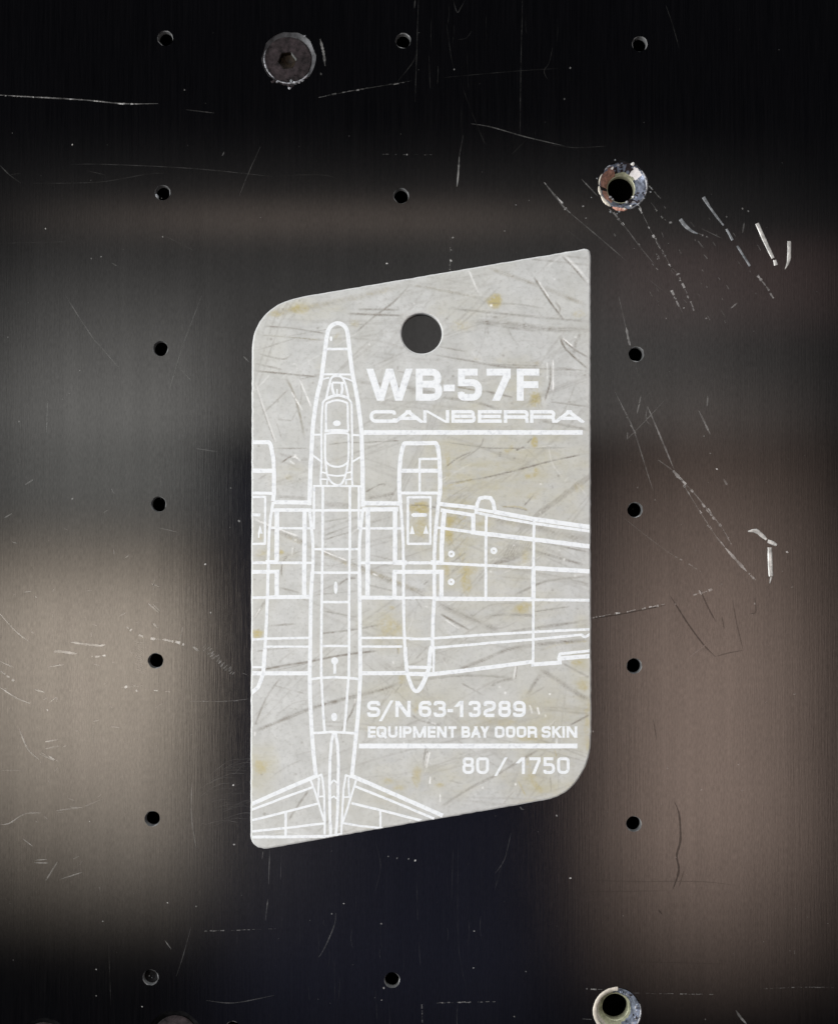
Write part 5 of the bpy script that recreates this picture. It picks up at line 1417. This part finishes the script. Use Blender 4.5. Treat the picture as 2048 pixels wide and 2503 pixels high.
# ------------------------------------------------------------------ torn threaded inserts
def insert(x, y, r_out, label, kind):
    c = at(x, y)
    root = thing("threaded_insert", (c.x, c.y, -2 * MM), label, "insert", "torn threaded inserts in the panel")
    R = r_out * PX
    d = -1.55 * MM
    n = 72
    # conical seat with torn, lumpy surface; patches of different metal by sector
    prof = [(R * .955, -0.06 * MM), (R * .92, -0.20 * MM), (R * .83, -.45 * MM), (R * .73, -.80 * MM), (R * .64, -1.15 * MM), (R * .575, d)]
    V, F, fm_ = [], [], []
    for i, (r, z) in enumerate(prof):
        for k in range(n):
            a = 2 * math.pi * k / n
            j = 1 + (.028 * random.uniform(-1, 1) + .02 * math.sin(7 * a + i)) * (1 if 0 < i < len(prof) - 1 else .15)
            V.append((c.x + r * j * math.cos(a), c.y + r * j * math.sin(a), z + (.09 * MM * random.uniform(-1, 1) if 0 < i < len(prof) - 1 else 0)))
    for i in range(len(prof) - 1):
        for k in range(n):
            j = (k + 1) % n
            F.append([i * n + k, i * n + j, (i + 1) * n + j, (i + 1) * n + k])
            deg = 360 * k / n
            if kind == 0:
                m = 0
                if 112 < deg < 176 and i >= 1: m = 1
                elif 186 < deg < 235 and i >= 2: m = 1
                elif 25 < deg < 60 and 1 <= i <= 3: m = 3
                elif 30 < deg < 120 and i >= 4: m = 2
                elif 176 <= deg <= 186: m = 4
                elif 60 <= deg <= 112 and i <= 3: m = 4 if random.random() < .5 else 0
                elif 255 < deg < 345 and random.random() < .35: m = 4
            else:
                m = 2 if (95 < deg < 290 or i >= 4) else 0
                if 95 < deg < 290 and i == 2: m = 5
            fm_.append(m)
    mesh_obj("seat", V, F, [M_SILVER, M_COPPER, M_BRASS, M_WHITE, M_SCREW, M_IVORY], root, fm_, True)
    lathe("sleeve", c, [(R * .575, d), (R * .545, d - .05 * MM), (R * .545, d - 1.2 * MM)], M_BRASS, root, 48)
    if kind == 0:
        for a0, a1, w, m in [(180, 205, 7, M_IVORY), (205, 240, 9, M_IVORY), (150, 178, 4, M_IVORY), (243, 280, 9, M_COPPER), (-25, 40, 6, M_BURR), (-60, -28, 5, M_BURR), (120, 140, 5, M_BURR), (285, 300, 5, M_BURR)]:
            arc_lip(c, R * .965, a0, a1, w * PX, .07 * MM, m, root, "lip")
        for xx, yy, s, m in [(1200, 560, 7, M_WHITE), (1265, 640, 7, M_WHITE), (1150, 525, 5, M_WHITE), (780, 310, 4.5, M_BURR), (905, 315, 4, M_BURR), (1115, 295, 5, M_SLIVER), (1025, 420, 5.5, M_BURR), (975, 455, 4, M_SLIVER), (620, 385, 4.5, M_SLIVER), (830, 350, 5.5, M_SCREW), (1100, 390, 6, M_SCREW), (700, 400, 6, M_SCREW), (1200, 1100, 5, M_SILVER), (1130, 1080, 4.5, M_SLIVER), (1075, 1285, 3.5, M_SLIVER), (920, 1350, 3.5, M_IVORY), (650, 1135, 3.5, M_BURR), (590, 1090, 4, M_BURR), (980, 1200, 4, M_BURR), (1060, 1160, 6, M_SCREW), (1130, 1200, 5, M_BURR)]:
            sx, sy = 1430 + xx * .10369, 370 + yy * .10369
            rad = math.hypot(sx - x, sy - y) / r_out
            z = -0.03 * MM if rad > .9 else -.03 * MM - (0.95 - rad) / .37 * 1.35 * MM
            crumb(sx, sy, s, m, root, max(z, d) + .06 * MM, "burr", .4)
        for xx, yy, s in [(590, 1420, 3), (800, 1425, 2.6), (1250, 1260, 3), (1380, 1115, 3), (700, 200, 2), (275, 640, 2.4), (145, 1090, 2), (1560, 870, 2.6), (1535, 960, 2.4), (750, 1470, 2)]:
            crumb(1430 + xx * .10369, 370 + yy * .10369, s, M_DULL, root, .02 * MM, "chip", .4)
    else:
        arc_lip(c, R * .93, 88, 262, 9 * PX, .06 * MM, M_IVORY, root, "lip", 40, 0, False)
        for k in range(34):
            a = math.radians(random.uniform(-75, 80)); q = random.uniform(.72, .92)
            crumb(x + r_out * q * math.cos(a), y - r_out * q * math.sin(a), random.uniform(2.5, 4.5), random.choice([M_SILVER, M_BURR, M_SILVER, M_SCREW]), root, -.05 * MM - (.95 - q) * 3.0 * MM, "burr", .5)
        arc_lip(c, R * .99, -50, 20, 4 * PX, .05 * MM, M_BURR, root, "lip")
    return root


insert(1522, 454, 61, "torn threaded insert with copper and silver metal, in the scratched part of the panel", 0)
insert(1507.5, 2472, 58, "threaded insert with a pale ivory lip and crumbled grey edge, below the column of holes", 1)

# broken screw stub inside one of the small holes
(hx, hy), = rp('P6', [(914, 1826)])
hc_ = at(hx, hy)
stub = thing("screw_stub", (hc_.x, hc_.y, -PT), "broken black screw stub plugging a small hole above the socket screws", "screw stub")
lathe("shank", hc_, [(16.8 * PX, -.95 * MM), (16.8 * PX, -.80 * MM), (15 * PX, -.74 * MM), (9 * PX, -.82 * MM), (4 * PX, -.74 * MM), (.5 * PX, -.80 * MM)], M_BLACK, stub, 24, None, .03, False)
for dx, dy, s in ((-3, -4, 1.8), (4, 1, 1.3)):
    crumb(hx + dx, hy + dy, s, M_DULL, stub, -.74 * MM, "burr", .5)
# ragged burrs at one upper hole
(bx, by), = rp('P1', [(987, 1168)])
bc_ = at(bx, by)
arc_lip(bc_, 16.5 * PX, 190, 235, 7 * PX, .04 * MM, M_DULL, panel, "burr", 8, -.03 * MM)
